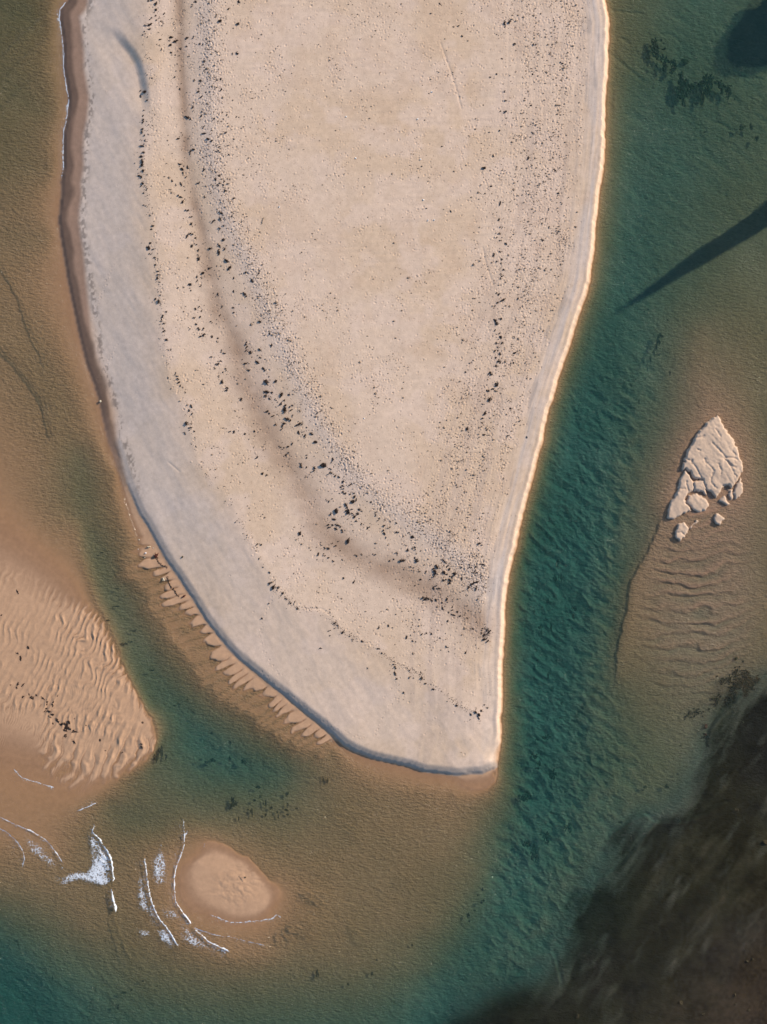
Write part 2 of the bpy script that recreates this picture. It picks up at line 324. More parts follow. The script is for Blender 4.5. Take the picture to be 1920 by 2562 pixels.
amp = (.6 + .45 * fbm(u / 60, v / 60, 2, 67)).clip(.15, 1.1) * (.72 + .28 * np.cos(2 * math.pi * ph2))
edge = sst(u, 60, 190) * (1 - sst(v, 1900, 1960)) ; flat = 1 - sst(v, 1760, 1800) * (1 - sst(u, 80, 130))
H[w] += bm_ * flat * (.15 + .85 * sst(v, 1400, 1570)) * amp * .42 * (r1 - .40) * (.45 + .55 * edge)
H[w] += bm_ * flat * .012 * np.cos(2 * math.pi * ph2) * sst(v, 1560, 1680)
H[w] += bm_ * .016 * np.sin(2 * math.pi * (u * .95 + v * .3 + 9 * w2) / 6.2) * sst(fbm(u / 38, v / 38, 2, 71), .05, .5) * sst(v, 1560, 1700)
sm = inside(u, v, crop([(745,1830),(800,1800),(1000,1860),(1250,1800),(1320,1830),(1200,1910),(1040,1980),(880,2068),(760,2000)],0,1480,4.145))
# drowned megaripples south of the small island
def blob(u, v, cu, cv, ru, rv): return np.exp(-(((u - cu) / ru) ** 2 + ((v - cv) / rv) ** 2) ** 2)
w = win([(1540,1270),(1920,1800)], 0); u, v = U[w], V[w]
m = blob(u, v, 1730, 1520, 150, 270) * sst(u - (1690 - (v - 1300) * .30), -45, 30)
wp = fbm(u / 60, v / 50, 3, 81); ph = (v + .10 * u + 18 * wp + .0012 * (u - 1740) ** 2) / 31.0
c = ph % 1.0; prof = np.where(c < .72, c / .72, (1 - c) / .28)
H[w] += m * (.21 * (prof - .62)) * 2.2 * (.55 + .45 * fbm(u / 45, v / 30, 2, 85)).clip(.15, 1.1)
# lumpy bed of the deep channels
deep = sst(-BASE, .75, 1.5)
b1 = fbm((U * .8 + V * .6) / 50, (V * .8 - U * .6) / 26, 4, 91); b2 = fbm(U / 22, V / 22, 3, 97)
sb = sst(U, 1150, 1300) * sst(V, 700, 1300)
H += deep * (.14 + .38 * sb) * (-np.abs(b1) * 1.3 + .35 + .3 * b2)
H += sst(-BASE, .15, .5) * .03 * fbm(U / 34, V / 34, 3, 99)
# cracks in the bed seen as fine dark lines
for P in (crop([(630,330),(720,400),(800,460),(860,510)],1280,0,2.59), crop([(660,60),(760,70),(850,75)],1280,0,2.59), crop([(720,235),(770,270)],1280,0,2.59),
          crop([(980,210),(1050,205),(1100,260)],1280,0,2.59), crop([(1310,780),(1380,790),(1430,830)],1280,0,2.59), crop([(1440,450),(1530,490),(1640,500)],1280,0,2.59),
          crop([(900,330),(960,380),(1000,400)],1280,0,2.59)):
    P = smooth_line(P); w = win(P, 20); d, s, a = pdist(U[w], V[w], P); H[w] -= .12 * np.exp(-(d / 4.0) ** 2)
# streaky dark-coloured shelf, lower right
w = win([(1060,1640),(1970,2612)], 0); u, v = U[w], V[w]
st_ = fbm((u * .83 + v * .55) / 14, (v * .83 - u * .55) / 170, 3, 111)
darkbedf = np.clip(upsample(gblur(darkbed_raw, 1.2), CU, CV)[w], 0, 1)
H[w] += darkbedf * (.03 * st_ + .02 * fbm(u / 40, v / 40, 3, 115))
for P in ([(1616,2045),(1580,2060),(1531,2094)], [(1639,2063),(1600,2120),(1560,2170),(1500,2206)], [(1817,2013),(1774,2040),(1712,2063),(1639,2063),(1618,2045)],
          [(1400,2460),(1392,2420),(1384,2395)], [(1920,1697),(1874,1735),(1836,1766),(1805,1797),(1782,1828),(1774,1859)]):
    P = smooth_line(P); w2_ = win(P, 40); d, s, a = pdist(U[w2_], V[w2_], P); H[w2_] += .10 * np.exp(-(d / 5.0) ** 2) - .16 * np.exp(-((d - 7) / 5.0) ** 2) * (s > 0)
# small left islet: low ridges
w = win(ISL, 30); u, v = U[w], V[w]
H[w] += .05 * upsample(isl_g, CU, CV)[w] * blob(u, v, 590, 2215, 60, 50) * (np.abs(fbm(u / 20, v / 16, 3, 121)) - .3) * 2.2
# flat sand plates of the right island, with cracks
w = win([(1655,1030),(1880,1390)], 20); u, v = U[w] + 2.2 * fbm(U[w] / 7, V[w] / 7, 2, 131), V[w] + 2.2 * fbm(U[w] / 7, V[w] / 7, 2, 135)
pl = np.full(u.shape, 0.0)
for k, P in enumerate(PLATES):
    ins = inside(u, v, P); d, s, a = pdist(u, v, list(P) + [P[0]]); sdm = np.where(ins, d, -d)
    h = (.58, .42, .5, .34, .24, .2, .34, .34, .34, .2)[k]
    pl = np.maximum(pl, sst(sdm, -2.5, 4.0) * h * (.84 + .16 * sst(sdm, 0, 30)))
uu = u * .8 - v * .6; vv = u * .6 + v * .8
pl2 = pl * (1 + .10 * fbm(u / 30, v / 30, 2, 141)) + sst(pl, .1, .3) * (.035 * fbm(u / 6, v / 5, 2, 143) * sst(fbm(u / 26, v / 26, 2, 149), -.35, .3) + .03 * fbm(uu / 5, vv / 30, 2, 147))
for P in CRACKS:
    d, s, a = pdist(U[w] + fbm(U[w] / 5, V[w] / 5, 2, 137) * 2, V[w], P); pl2 = pl2 - sst(pl, .1, .25) * .20 * .8 * np.exp(-(d / 2.2) ** 2)
H[w] = np.where(pl > .02, np.maximum(H[w] * (1 - sst(pl, 0, .2)) - .0, -.14) + pl2, H[w])
plate_mask = np.zeros_like(H); plate_mask[w] = sst(pl, .03, .12)
P = smooth_line([(1668,1292),(1652,1312),(1640,1345),(1612,1400),(1582,1450),(1567,1540),(1548,1620),(1542,1690),(1538,1740)]); w = win(P, 70); d, s, a = pdist(U[w] + 3 * fbm(U[w] / 14, V[w] / 14, 2, 161), V[w], P)
tp = sst(a, 0, 30) * (1 - sst(a, a.max() - 90, a.max()))
H[w] += tp * np.where(s > 0, -.16 * sst(d, 0, 4) * np.exp(-np.maximum(d - 4, 0) / 22), .05 * np.exp(-d / 14))

# ------------------------------------------------------------------ footprints and pits, pressed into the dry sand
def dens(u, v):
    dr = sample(dRg, u, v); dl = sample(dLg, u, v); rt = sample(RTs_g, u, v); cr = sample(CRs_g, u, v); sp = sample(spit_g, u, v)
    lo = sst(v, 1300, 1560)
    n1 = fbm(u / 70, v / 70, 3, 151); n2 = fbm(u / 22, v / 22, 2, 155)
    pl_ = sst(rt, 0, 40) * (.10 + .55 * sst(n1, -.1, .7) + .25 * sst(n2, .1, .7))
    band = np.exp(-((rt - 6 + 14 * n2) / 26.0) ** 2) * 1.5 * (1 + .6 * lo)
    rb = (np.exp(-((dr - 190) / 70.0) ** 2) * 1.0 + np.exp(-((dr - 95) / 40.0) ** 2) * 1.1) * (.35 + .9 * sst(fbm(dr / 13, v / 160, 2, 159), -.2, .5)) * sst(dr, 50, 75)
    sw = sst(cr, 12, 30) * (1 - sst(rt, -10, 20)) * (.16 + .5 * sst(n2, 0, .6))
    crl = np.exp(-((cr - 4) / 11.0) ** 2) * .9 * sst(n2, -.5, .4)
    fade = 1 - .85 * sst(v, 1560, 1700)
    return sp * (pl_ + band + rb * (1 - .5 * sst(v, 1500, 1650)) + sw + crl) * fade * sst(np.minimum(dr, dl), 40, 62) + sp * .003 * sst(dl, 60, 90)
def draw(n, f, mx, box=(130, 1560, -40, 1960)):
    u = rng.uniform(box[0], box[1], n); v = rng.uniform(box[2], box[3], n)
    return np.stack([u, v], 1)[rng.uniform(0, mx, n) < f(u, v)]
pits = draw(330000, dens, 1.9)
psz = rng.gamma(3.0, .27, len(pits)).clip(.45, 1.9)
def trail(pts, step, w_, d_=1.25):
    Q = resample(pts, step); T = np.gradient(Q[:, :2], axis=0); T /= np.linalg.norm(T, axis=1)[:, None] + 1e-9
    sgn = np.where(np.arange(len(Q)) % 2, 1, -1)[:, None]
    Q = Q[:, :2] + sgn * w_ * np.stack([-T[:, 1], T[:, 0]], 1) + rng.normal(0, .9, (len(Q), 2))
    return Q, np.full(len(Q), d_) * rng.uniform(.8, 1.3, len(Q))
TRAILS = [crop([(330,0),(330,500),(310,760),(320,1000),(320,1400),(330,1700),(420,1900)],340,200,6.377), crop([(400,0),(400,900),(395,1300),(410,1900)],340,200,6.377),
          crop([(555,150),(570,400),(578,640),(500,720),(400,760),(300,780)],340,200,6.377), crop([(350,60),(385,250),(400,450),(470,650),(510,870),(560,1050),(640,1150)],340,480,5.181),
          crop([(250,150),(285,450),(300,700),(340,900)],400,780,5.181), crop([(655,640),(660,900),(655,1200),(650,1600)],400,780,5.181),
          crop([(590,0),(600,220),(575,400),(565,600),(555,760),(535,980),(530,1220),(540,1400)],640,0,2.59), crop([(1190,60),(1185,300),(1250,480),(1300,600)],640,0,2.59),
          crop([(40,1040),(150,1140),(250,1210),(400,1320),(500,1400),(600,1430),(700,1465)],640,1280,2.59), crop([(120,530),(95,590),(50,690),(35,780),(50,880),(75,940),(120,1020),(170,1060)],640,1280,2.59),
          crop([(540,640),(620,650),(720,690)],640,1280,2.59), crop([(700,920),(850,940),(990,925),(1080,880)],640,1280,2.59), crop([(900,1080),(930,1150),(880,1230),(820,1340),(770,1440)],640,1280,2.59),
          crop([(365,0),(370,250),(360,550),(345,760)],1280,0,2.59), crop([(320,100),(325,300),(300,560),(295,760),(275,950),(250,1250)],1280,0,2.59), crop([(430,120),(440,500),(430,760)],1280,0,2.59),
          crop([(740,60),(700,160),(640,300),(600,420)],0,640,2.59), crop([(760,580),(700,700),(640,800)],0,640,2.59), crop([(540,480),(545,700),(540,900)],640,640,2.59)]
for i, t in enumerate(TRAILS):
    q, z_ = trail(t, 8.5, 2.2, 1.25); pits = np.r_[pits, q]; psz = np.r_[psz, z_]
iu = (pits[:, 0] - CU[0]) / STEP; iv = (pits[:, 1] - CV[0]) / STEP
cu = np.round(iu).astype(int); cv = np.round(iv).astype(int)
ok = (cu > 4) & (cu < nuc - 5) & (cv > 4) & (cv < nvc - 5); iu, iv, cu, cv, psz = iu[ok], iv[ok], cu[ok], cv[ok], psz[ok]
an = rng.uniform(0, math.pi, len(iu)); flip = np.where(rng.uniform(0, 1, len(iu)) < .25, -.8, 1.0)
for dy in range(-3, 4):
    for dx in range(-3, 4):
        rx = cu + dx - iu; ry = cv + dy - iv
        p = rx * np.cos(an) + ry * np.sin(an); q = -rx * np.sin(an) + ry * np.cos(an)
        r2 = (p / (.34 + .50 * psz)) ** 2 + (q / (.34 + .28 * psz)) ** 2
        np.add.at(H, (cv + dy, cu + dx), flip * psz * (.72 + .28 * sst(np.abs(sample(RTs_g, pits[ok, 0], pits[ok, 1]) - 6), 60, 20)) * (-.085 * np.exp(-r2 * 1.2) + .016 * np.exp(-((np.sqrt(r2) - 1.9) / .6) ** 2)))
# drag marks, fine single lines
for P in (crop([(1195,300),(1240,420),(1290,570),(1330,720)],640,0,2.59), crop([(400,20),(430,180),(480,340),(520,440)],1120,620,4.61),
          crop([(1100,1340),(1170,1400)],0,640,2.59), crop([(330,625),(430,625),(480,660)],640,1280,2.59)):
    w = win(P, 12); d, s, a = pdist(U[w], V[w], P); H[w] -= .05 * np.exp(-(d / 2.2) ** 2)

# ------------------------------------------------------------------ sand colours (dry, damp, wet, drowned, dark bed) as albedo per vertex
def mixc(c, col, m): return c * (1 - m[..., None]) + np.asarray(col)[None, None] * m[..., None]
C = np.broadcast_to(np.array([.33, .19, .10]), H.shape + (3,)).copy()                       # drowned sand
C = mixc(C, (.235, .20, .15), sst(-BASE, .9, 1.9))
C = mixc(C, (.32, .185, .10), blob(U, V, 60, 800, 200, 620) * .8)
C = mixc(C, (.37, .22, .15), blob(U, V, 1760, 1350, 170, 480) * .8)
C = mixc(C, (.175, .125, .062), blob(U, V, 0, 120, 190, 330) * .8)
damp = sst(H, -.035, .03)
C = mixc(C, (.27, .165, .10), damp); C = mixc(C, (.43, .275, .17), sst(H, .005, .06))                                                        # damp sand just out of the water
C = mixc(C, (.50, .38, .28), plate_mask)
dLB = upsample(dLBg, CU, CV); sLB = np.sign(upsample(sLBg, CU, CV)); TRd = upsample(dTRg, CU, CV)
dry = spit * np.where((sLB > 0) & (dLB < 90) & (V > 1120), 0, 1)
dry = dry * sst(H, .1, .4)
DRY = np.array([.565, .44, .335])
n = fbm(U / 160, V / 160, 3, 201)
Cd = mixc(np.broadcast_to(DRY, H.shape + (3,)), (.54, .41, .295), sst(n, -.3, .5))
Cd = mixc(Cd, (.58, .455, .36), sst(fbm(U / 60, V / 60, 3, 205), -.1, .6) * .7)
Cd = mixc(Cd, (.45, .40, .365), spit * sst(-CRs, -10, 90) * (.58 - .5 * sst(V, 1250, 1600)))  # slope turned from the sun greyed: part of its shade is coloured in
Cd = mixc(Cd, (.33, .235, .168), np.exp(-(TRd / (15 + 22 * sst(V, 500, 1000))) ** 2) * (.8 + .3 * fbm(U / 40, V / 40, 2, 209)).clip(0, 1) * spit)
Cd = mixc(Cd, (.52, .43, .36), np.exp(-((RTs + 6) / 26) ** 2) * .7)
Cd = mixc(Cd, (.46, .40, .36), spit * sst(dR, 14, 22) * (1 - sst(dR, 40, 58)) * (.45 + .5 * fbm(dR / 8, V / 120, 3, 211)).clip(0, 1) * (1 - .6 * sst(V, 1500, 1650)))
strk = (1 - sst(V, 1700, 1800)) * sst(dR, 18, 28) * (1 - sst(dR, 64, 78)) * sst(fbm(dR / 7, V / 70, 3, 215), .25, .55); Cd = mixc(Cd, (.24, .225, .225), spit * strk * .35)
gr = (np.exp(-((dR - 190) / 60) ** 2) + np.exp(-((dR - 100) / 34) ** 2)) * sst(fbm(dR / 14, V / 130, 3, 219), -.1, .5) * spit; Cd = mixc(Cd, (.42, .33, .265), gr * .45)
n3 = sst(fbm(U / 42, V / 42, 4, 213) + .5 * fbm(U / 200, V / 200, 2, 217), .05, .75) * sst(RTs, 30, 90) * spit; Cd = mixc(Cd, (.44, .31, .215), n3 * .20)
Cd = mixc(Cd, (.59, .45, .335), spit * (1 - sst(dR, 8, 15)))
C = C * (1 - dry[..., None]) + Cd * dry[..., None]
# wet foreshore along the upper left edge, with a band at the water darkened for wet and scarp shade, and a fine strandline of grit
m = spit * (1 - sst(dL + 36 * sst(V, 600, 1000), 44, 60)) * (1 - sst(V, 1080, 1260)); C = mixc(C, (.27, .18, .13), m)
m2 = spit * (1 - sst(dL + 7 * fbm(U / 30, V / 60, 2, 221), 18, 32)) * (1 - sst(V, 1000, 1200)); C = mixc(C, (.085, .06, .048), m2 * .75)
m3 = np.exp(-((dL - 59 + 20 * sst(V, 650, 1000)) / 9.0) ** 2) * spit * (1 - sst(V, 1150, 1300)) * sst(fbm(U / 5, V / 7, 2, 225) + .35 * fbm(U / 40, V / 40, 2, 229), -.05, .5); C = mixc(C, (.10, .085, .075), m3 * .6)
m = (1 - sst(dLB, 14, 26)) * (sLB < 0) * spit * sst(V, 1150, 1300); C = mixc(C, (.30, .26, .225), m * .7)
# bed coloured dark brown over the lower right, with paler drainage streaks
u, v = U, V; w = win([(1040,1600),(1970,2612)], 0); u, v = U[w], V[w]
mr = np.clip(upsample(gblur(darkbed_raw, 9.0), CU, CV)[w] + .42 * fbm((u * .83 + v * .55) / 30, (v * .83 - u * .55) / 90, 5, 231) * sst(u, 1250, 1500), 0, 1)
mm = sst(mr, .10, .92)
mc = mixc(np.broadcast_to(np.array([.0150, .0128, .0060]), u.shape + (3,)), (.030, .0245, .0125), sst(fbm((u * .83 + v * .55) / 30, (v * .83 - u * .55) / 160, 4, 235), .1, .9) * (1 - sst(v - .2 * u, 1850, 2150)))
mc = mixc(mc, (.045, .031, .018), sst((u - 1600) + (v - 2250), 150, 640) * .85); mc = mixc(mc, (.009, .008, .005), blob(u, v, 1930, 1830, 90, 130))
C[w] = mixc(C[w], (.11, .11, .082), sst(np.clip(upsample(gblur(darkbed_raw, 14.0), CU, CV)[w], 0, 1), .0, .45))
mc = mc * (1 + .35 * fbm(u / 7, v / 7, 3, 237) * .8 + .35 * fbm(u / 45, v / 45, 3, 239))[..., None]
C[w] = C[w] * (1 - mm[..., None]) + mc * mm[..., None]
darkbedm = np.zeros_like(H); darkbedm[w] = mm
C *= (1 + .06 * fbm(U / 9, V / 9, 3, 241))[..., None]
C = np.clip(C, .004, .8)

# ------------------------------------------------------------------ ground: one sheet out to the horizon
def grow(a, edge=True):
    return np.pad(a, ((nvo, nvo), (nuo, nuo)) + ((0, 0),) * (a.ndim - 2), mode='edge')
UU, VV = np.meshgrid(AU, AV)
HH = grow(H); CC = grow(C)
er = np.maximum(UU - 1990, 0) * S; eo = np.maximum(np.maximum(-50 - UU, VV - 2612), 0) * S
HH = lerp(HH, 1.4 + .5 * fbm(UU / 400, VV / 400, 2, 251), sst(er, 0, 4.5)); HH = lerp(HH, -3.0, sst(eo, 2, 60) * (1 - sst(er, 0, 4)))
CC = mixc(CC, (.16, .15, .07), sst(er, 2, 8))
def grid_mesh(name, X, Y, Zz, attrs, keep=None):
    nv, nu = X.shape; me = bpy.data.meshes.new(name)
    co = np.stack([X, Y, Zz], -1).reshape(-1, 3).astype(np.float32)
    q = np.arange(nv * nu).reshape(nv, nu)
    f = np.stack([q[1:, :-1], q[1:, 1:], q[:-1, 1:], q[:-1, :-1]], -1).reshape(-1, 4)
    if keep is not None:
        f = f[keep.reshape(-1)]
        used = np.zeros(nv * nu, bool); used[f.ravel()] = True
        idx = np.cumsum(used) - 1; f = idx[f]; co = co[used]
    else:
        used = slice(None)
    me.vertices.add(len(co)); me.vertices.foreach_set('co', co.ravel())
    me.loops.add(f.size); me.loops.foreach_set('vertex_index', f.ravel().astype(np.int32))
    me.polygons.add(len(f)); me.polygons.foreach_set('loop_start', np.arange(0, f.size, 4, dtype=np.int32))
    for k, (ty, a) in attrs.items():
        at = me.attributes.new(k, ty, 'POINT')
        if ty == 'FLOAT': at.data.foreach_set('value', a.reshape(-1)[used].astype(np.float32))
        else:
            a = a.reshape(-1, 3)[used]; at.data.foreach_set('color', np.c_[a, np.ones(len(a))].astype(np.float32).ravel())
    me.update(calc_edges=True)
    return me
def new_mat(name):
    m = bpy.data.materials.new(name); m.use_nodes = True; nt = m.node_tree; nt.nodes.clear()
    out = nt.nodes.new('ShaderNodeOutputMaterial'); return m, nt, out
def N(nt, ty, **kw):
    n_ = nt.nodes.new(ty)
    for k, v_ in kw.items():
        if k in n_.inputs.keys() if isinstance(k, str) else False: n_.inputs[k].default_value = v_
        else: setattr(n_, k, v_)
    return n_
def math_(nt, op, a, b=None, clamp=False):
    n_ = nt.nodes.new('ShaderNodeMath'); n_.operation = op; n_.use_clamp = clamp
    for i, x in enumerate((a, b)):
        if x is None: continue
        if isinstance(x, (int, float)): n_.inputs[i].default_value = x
        else: nt.links.new(x, n_.inputs[i])
    return n_.outputs[0]
def noise_(nt, vec, scale, detail=3, rough=.5, lac=2.0):
    n_ = nt.nodes.new('ShaderNodeTexNoise'); n_.inputs['Scale'].default_value = scale; n_.inputs['Detail'].default_value = detail; n_.inputs['Roughness'].default_value = rough
    nt.links.new(vec, n_.inputs['Vector']); return n_.outputs['Fac']
def mapping_(nt, vec, scale=(1, 1, 1), rot=0):
    n_ = nt.nodes.new('ShaderNodeMapping'); n_.inputs['Scale'].default_value = scale; n_.inputs['Rotation'].default_value = (0, 0, rot); nt.links.new(vec, n_.inputs['Vector']); return n_.outputs[0]
def mixcol(nt, a, b, f, mode='MIX'):
    n_ = nt.nodes.new('ShaderNodeMix'); n_.data_type = 'RGBA'; n_.blend_type = mode
    for s_, x in ((n_.inputs[6], a), (n_.inputs[7], b), (n_.inputs[0], f)):
        if hasattr(x, 'is_output'): nt.links.new(x, s_)
        else: s_.default_value = x if isinstance(x, float) else (*x, 1)
    return n_.outputs[2]
def attr_(nt, name, o='Fac'):
    n_ = nt.nodes.new('ShaderNodeAttribute'); n_.attribute_name = name; return n_.outputs[o]

def sand_material():
    m, nt, out = new_mat('sand'); L = nt.links.new
    tc = nt.nodes.new('ShaderNodeTexCoord').outputs['Object']
    base = attr_(nt, 'tone', 'Color'); dryf = attr_(nt, 'dry'); sub = attr_(nt, 'drowned')
    g1 = noise_(nt, tc, 9.0, 4, .7); g2 = noise_(nt, tc, 1.4, 4, .6)
    k = math_(nt, 'ADD', math_(nt, 'MULTIPLY', g1, .42), math_(nt, 'MULTIPLY', g2, .30)); k = math_(nt, 'ADD', k, .64)
    comb = nt.nodes.new('ShaderNodeCombineXYZ'); [L(k, comb.inputs[i]) for i in range(3)]
    col = mixcol(nt, base, comb.outputs[0], 1.0, 'MULTIPLY')
    # scattered dark grit and rusty grains on the dry sand
    vo = nt.nodes.new('ShaderNodeTexVoronoi'); vo.inputs['Scale'].default_value = 3.2; L(tc, vo.inputs['Vector'])
    gm = math_(nt, 'LESS_THAN', vo.outputs['Distance'], .16); sep = nt.nodes.new('ShaderNodeSeparateColor'); L(vo.outputs['Color'], sep.inputs[0])
    gm = math_(nt, 'MULTIPLY', gm, math_(nt, 'GREATER_THAN', sep.outputs[0], math_(nt, 'SUBTRACT', 1.06, math_(nt, 'MULTIPLY', noise_(nt, tc, .11, 3), .75)))); gm = math_(nt, 'MULTIPLY', gm, dryf)
    gcol = mixcol(nt, (.10, .075, .06), (.36, .18, .09), sep.outputs[1]); col = mixcol(nt, col, gcol, math_(nt, 'MULTIPLY', gm, .8))
    bs = nt.nodes.new('ShaderNodeBsdfPrincipled'); L(col, bs.inputs['Base Color'])
    bs.inputs['Specular IOR Level'].default_value = .04
    wet = attr_(nt, 'wet'); L(math_(nt, 'SUBTRACT', .9, math_(nt, 'MULTIPLY', wet, .35)), bs.inputs['Roughness'])
    # grain, and current ripples on the bed
    r1 = noise_(nt, mapping_(nt, tc, (1.3, 2.6, 1), math.radians(20)), 1.0, 3, .6); r2 = noise_(nt, tc, 4.5, 3, .6)
    hgt = math_(nt, 'ADD', math_(nt, 'MULTIPLY', math_(nt, 'ADD', math_(nt, 'MULTIPLY', r1, .42), math_(nt, 'MULTIPLY', r2, .12)), sub), math_(nt, 'MULTIPLY', noise_(nt, tc, 6.0, 4, .7), .022))
    bp = nt.nodes.new('ShaderNodeBump'); bp.inputs['Distance'].default_value = 1.0; bp.inputs['Strength'].default_value = .8; L(hgt, bp.inputs['Height']); L(bp.outputs[0], bs.inputs['Normal'])
    L(bs.outputs[0], out.inputs[0]); return m
XX, YY = wx(UU), wy(VV)
dry_a = grow(dry * (1 - lslope * .9)); drowned = sst(-HH, .03, .25); wet_a = 1 - sst(HH, .12, .5)
gme = grid_mesh('ground', XX, YY, HH, {'tone': ('FLOAT_COLOR', CC), 'dry': ('FLOAT', dry_a), 'drowned': ('FLOAT', drowned * (1 - .6 * grow(darkbedm))), 'wet': ('FLOAT', wet_a)})
gme.materials.append(sand_material())
ground = bpy.data.objects.new('ground', gme); COL.objects.link(ground); ground['kind'] = 'structure'
ground['label'] = 'pale sand spit, low sand bars and the sandy bed under clear shallow water'

def ground_z(u, v):
    iu_ = np.clip((np.asarray(u, float) - CU[0]) / STEP, 0, nuc - 1.001); iv_ = np.clip((np.asarray(v, float) - CV[0]) / STEP, 0, nvc - 1.001)
    i = iu_.astype(int); j = iv_.astype(int); fu = iu_ - i; fv = iv_ - j
    return (H[j, i] * (1 - fu) + H[j, i + 1] * fu) * (1 - fv) + (H[j + 1, i] * (1 - fu) + H[j + 1, i + 1] * fu) * fv

# ------------------------------------------------------------------ water surface with its waves
D = -BASE; Wz = np.zeros_like(H)
amp = sst(D, .1, .6)
Wz += amp * .020 * fbm((U * .8 + V * .6) / 8, (V * .8 - U * .6) / 5, 2, 301)
Wz += sst(D, .2, .9) * .03 * fbm((U * .9 - V * .4) / 26, (V * .9 + U * .4) / 12, 2, 305) * (U < 1100)
def wave(P, amp_, width, side=1, n=1, gap=9.0, decay=.7, taper=.25, wob=2.0):
    """a ridge (or a train of n ridges) along a line, steep on one side, long on the other"""
    P = smooth_line(P); w_ = win(P, 30 + n * gap); u, v = U[w_], V[w_]
    d, s, a = pdist(u, v, P); L_ = a.max(); ds = d * s * side + wob * fbm(u / 18, v / 18, 2, 311)
    tp = sst(a, 0, taper * L_) * (1 - sst(a, (1 - taper) * L_, L_)) if taper else 1.0
    endcap = np.exp(-(np.maximum(0, d - 14 - n * gap) / 6.0) ** 2)
    h = 0
    for k in range(n):
        e = ds - k * gap
        h = h + decay ** k * np.where(e < 0, np.exp(-(e / (.55 * width)) ** 2), np.exp(-(e / (1.6 * width)) ** 2))
    e2 = np.minimum(a, L_ - a)
    Wz[w_] += amp_ * h * tp * endcap * sst(e2, 0, 8)
c4 = lambda p: crop(p, 0, 640, 2.59); c10 = lambda p: crop(p, 0, 1920, 2.59); cF = lambda p: crop(p, 120, 2060, 4.876); cI = lambda p: crop(p, 440, 1980, 5.027); c11 = lambda p: crop(p, 640, 1920, 2.59)
wave(c4([(-40,-40),(0,30),(90,170),(150,300),(180,400),(230,530),(290,640),(330,760)]), .07, 3.0, -1, 3, 8, .55, .12)
wave(c4([(-60,500),(0,580),(100,680),(200,810),(270,900),(310,1000),(335,1100),(355,1210)]), .085, 3.0, -1, 8, 8.5, .82, .10)
wave(c4([(-40,430),(60,560),(160,670)]), .04, 3.0, -1, 4, 8, .8)
wave(c4([(430,120),(470,330),(510,520),(560,720),(610,850),(650,1010),(690,1200)]), .045, 2.4, 1, 2, 7, .7, .05)
wave(c4([(540,880),(590,960),(620,1100),(670,1300),(700,1450)]), .04, 2.4, 1, 3, 8, .8)
wave(c4([(690,1500),(740,1440),(780,1400)]), .04, 2.5, 1, 4, 9, .8); wave(c4([(0,1270),(120,1250),(260,1250),(400,1280)]), .02, 3, 1, 4, 9, .8)
wave(c4([(330,740),(350,900),(400,1100),(440,1300),(470,1500)]), .03, 3, 1, 7, 9, .9, .3)
for y0 in (0, 60, 130): wave([(-60, 210 + y0), (10, 140 + y0), (80, 70 + y0), (150, 20 + y0)], .10, 11, 1, 1, 12, .7, .15, 3)
wave(cF([(580,0),(545,100),(640,190),(700,290),(775,410),(790,500),(800,600),(810,680),(780,740),(785,830),(800,930),(840,1040),(800,1120),(840,1250),(900,1370),(940,1470),(960,1560),(1010,1640),(1080,1700)]), .16, 3.2, 1, 1, 9, .7, .06, 2)
wave(cF([(1000,1420),(1060,1560),(1150,1640)]), .09, 3, 1); wave(cF([(1160,330),(1185,430),(1205,560),(1215,680),(1240,820),(1265,940),(1300,1030),(1340,1120),(1380,1190),(1440,1250),(1500,1340),(1550,1430),(1600,1510),(1680,1600)]), .13, 2.8, 1, 1, 9, .7, .05, 1)
W3 = cI([(95,330),(105,400),(110,500),(118,580),(100,700),(70,800),(30,900),(0,980),(-15,1100),(-10,1250),(0,1380),(40,1450),(110,1550),(170,1620),(205,1700)])
W3a = cI([(205,1705),(300,1740),(450,1790),(590,1825),(680,1825),(830,1870),(1000,1910),(1100,1930),(1140,1960)])
W3b = cI([(210,1710),(310,1790),(420,1890),(550,1950),(640,1990),(700,2030),(740,2100),(780,2160)])
wave(W3, .09, 2.2, 1, 1, 9, .7, .04, 1); wave(W3a, .07, 2.0, -1, 2, 8, .5, .04, 1); wave(W3b, .12, 2.6, 1, 1, 8, .5, .04, 1); wave(cI([(830,1870),(930,1950),(1010,2060),(1090,2180)]), .06, 2.6, 1)
wave(cF([(1370,-60),(1440,100),(1500,280),(1530,520)]), .06, 2.4, 1, 1); wave(cF([(1040,-40),(1100,150),(1140,330)]), .06, 3, 1, 3, 10, .8)
wave(cF([(700,180),(850,350),(960,480),(1020,560)]), .05, 3, 1, 5, 11, .85); wave(cF([(850,60),(980,250),(1040,420)]), .05, 3, 1, 4, 11, .85)
wave(c10([(480,290),(475,430),(440,590)]), .06, 2, 1, 3, 7, .8); wave(c10([(640,225),(560,260),(490,290)]), .05, 2, 1); wave(c10([(640,225),(760,160),(900,60)]), .04, 2.2, 1)
W4 = c10([(-20,310),(100,370),(200,410),(300,470),(350,530),(390,590),(420,645)]); W5 = c10([(-20,380),(60,430),(110,480),(150,540),(160,590),(140,665)])
wave(W4, .06, 2.2, -1, 2, 7, .6, .03); wave(W5, .06, 2.2, -1, 1, 7, .6, .03); wave(c10([(140,665),(170,740),(190,830)]), .06, 3, -1, 3, 9, .8)
wave(c10([(0,305),(180,330),(330,370),(480,440)]), .035, 2, -1, 2, 6, .7); wave(c10([(60,60),(190,110),(320,180),(480,290)]), .035, 2, -1, 1)
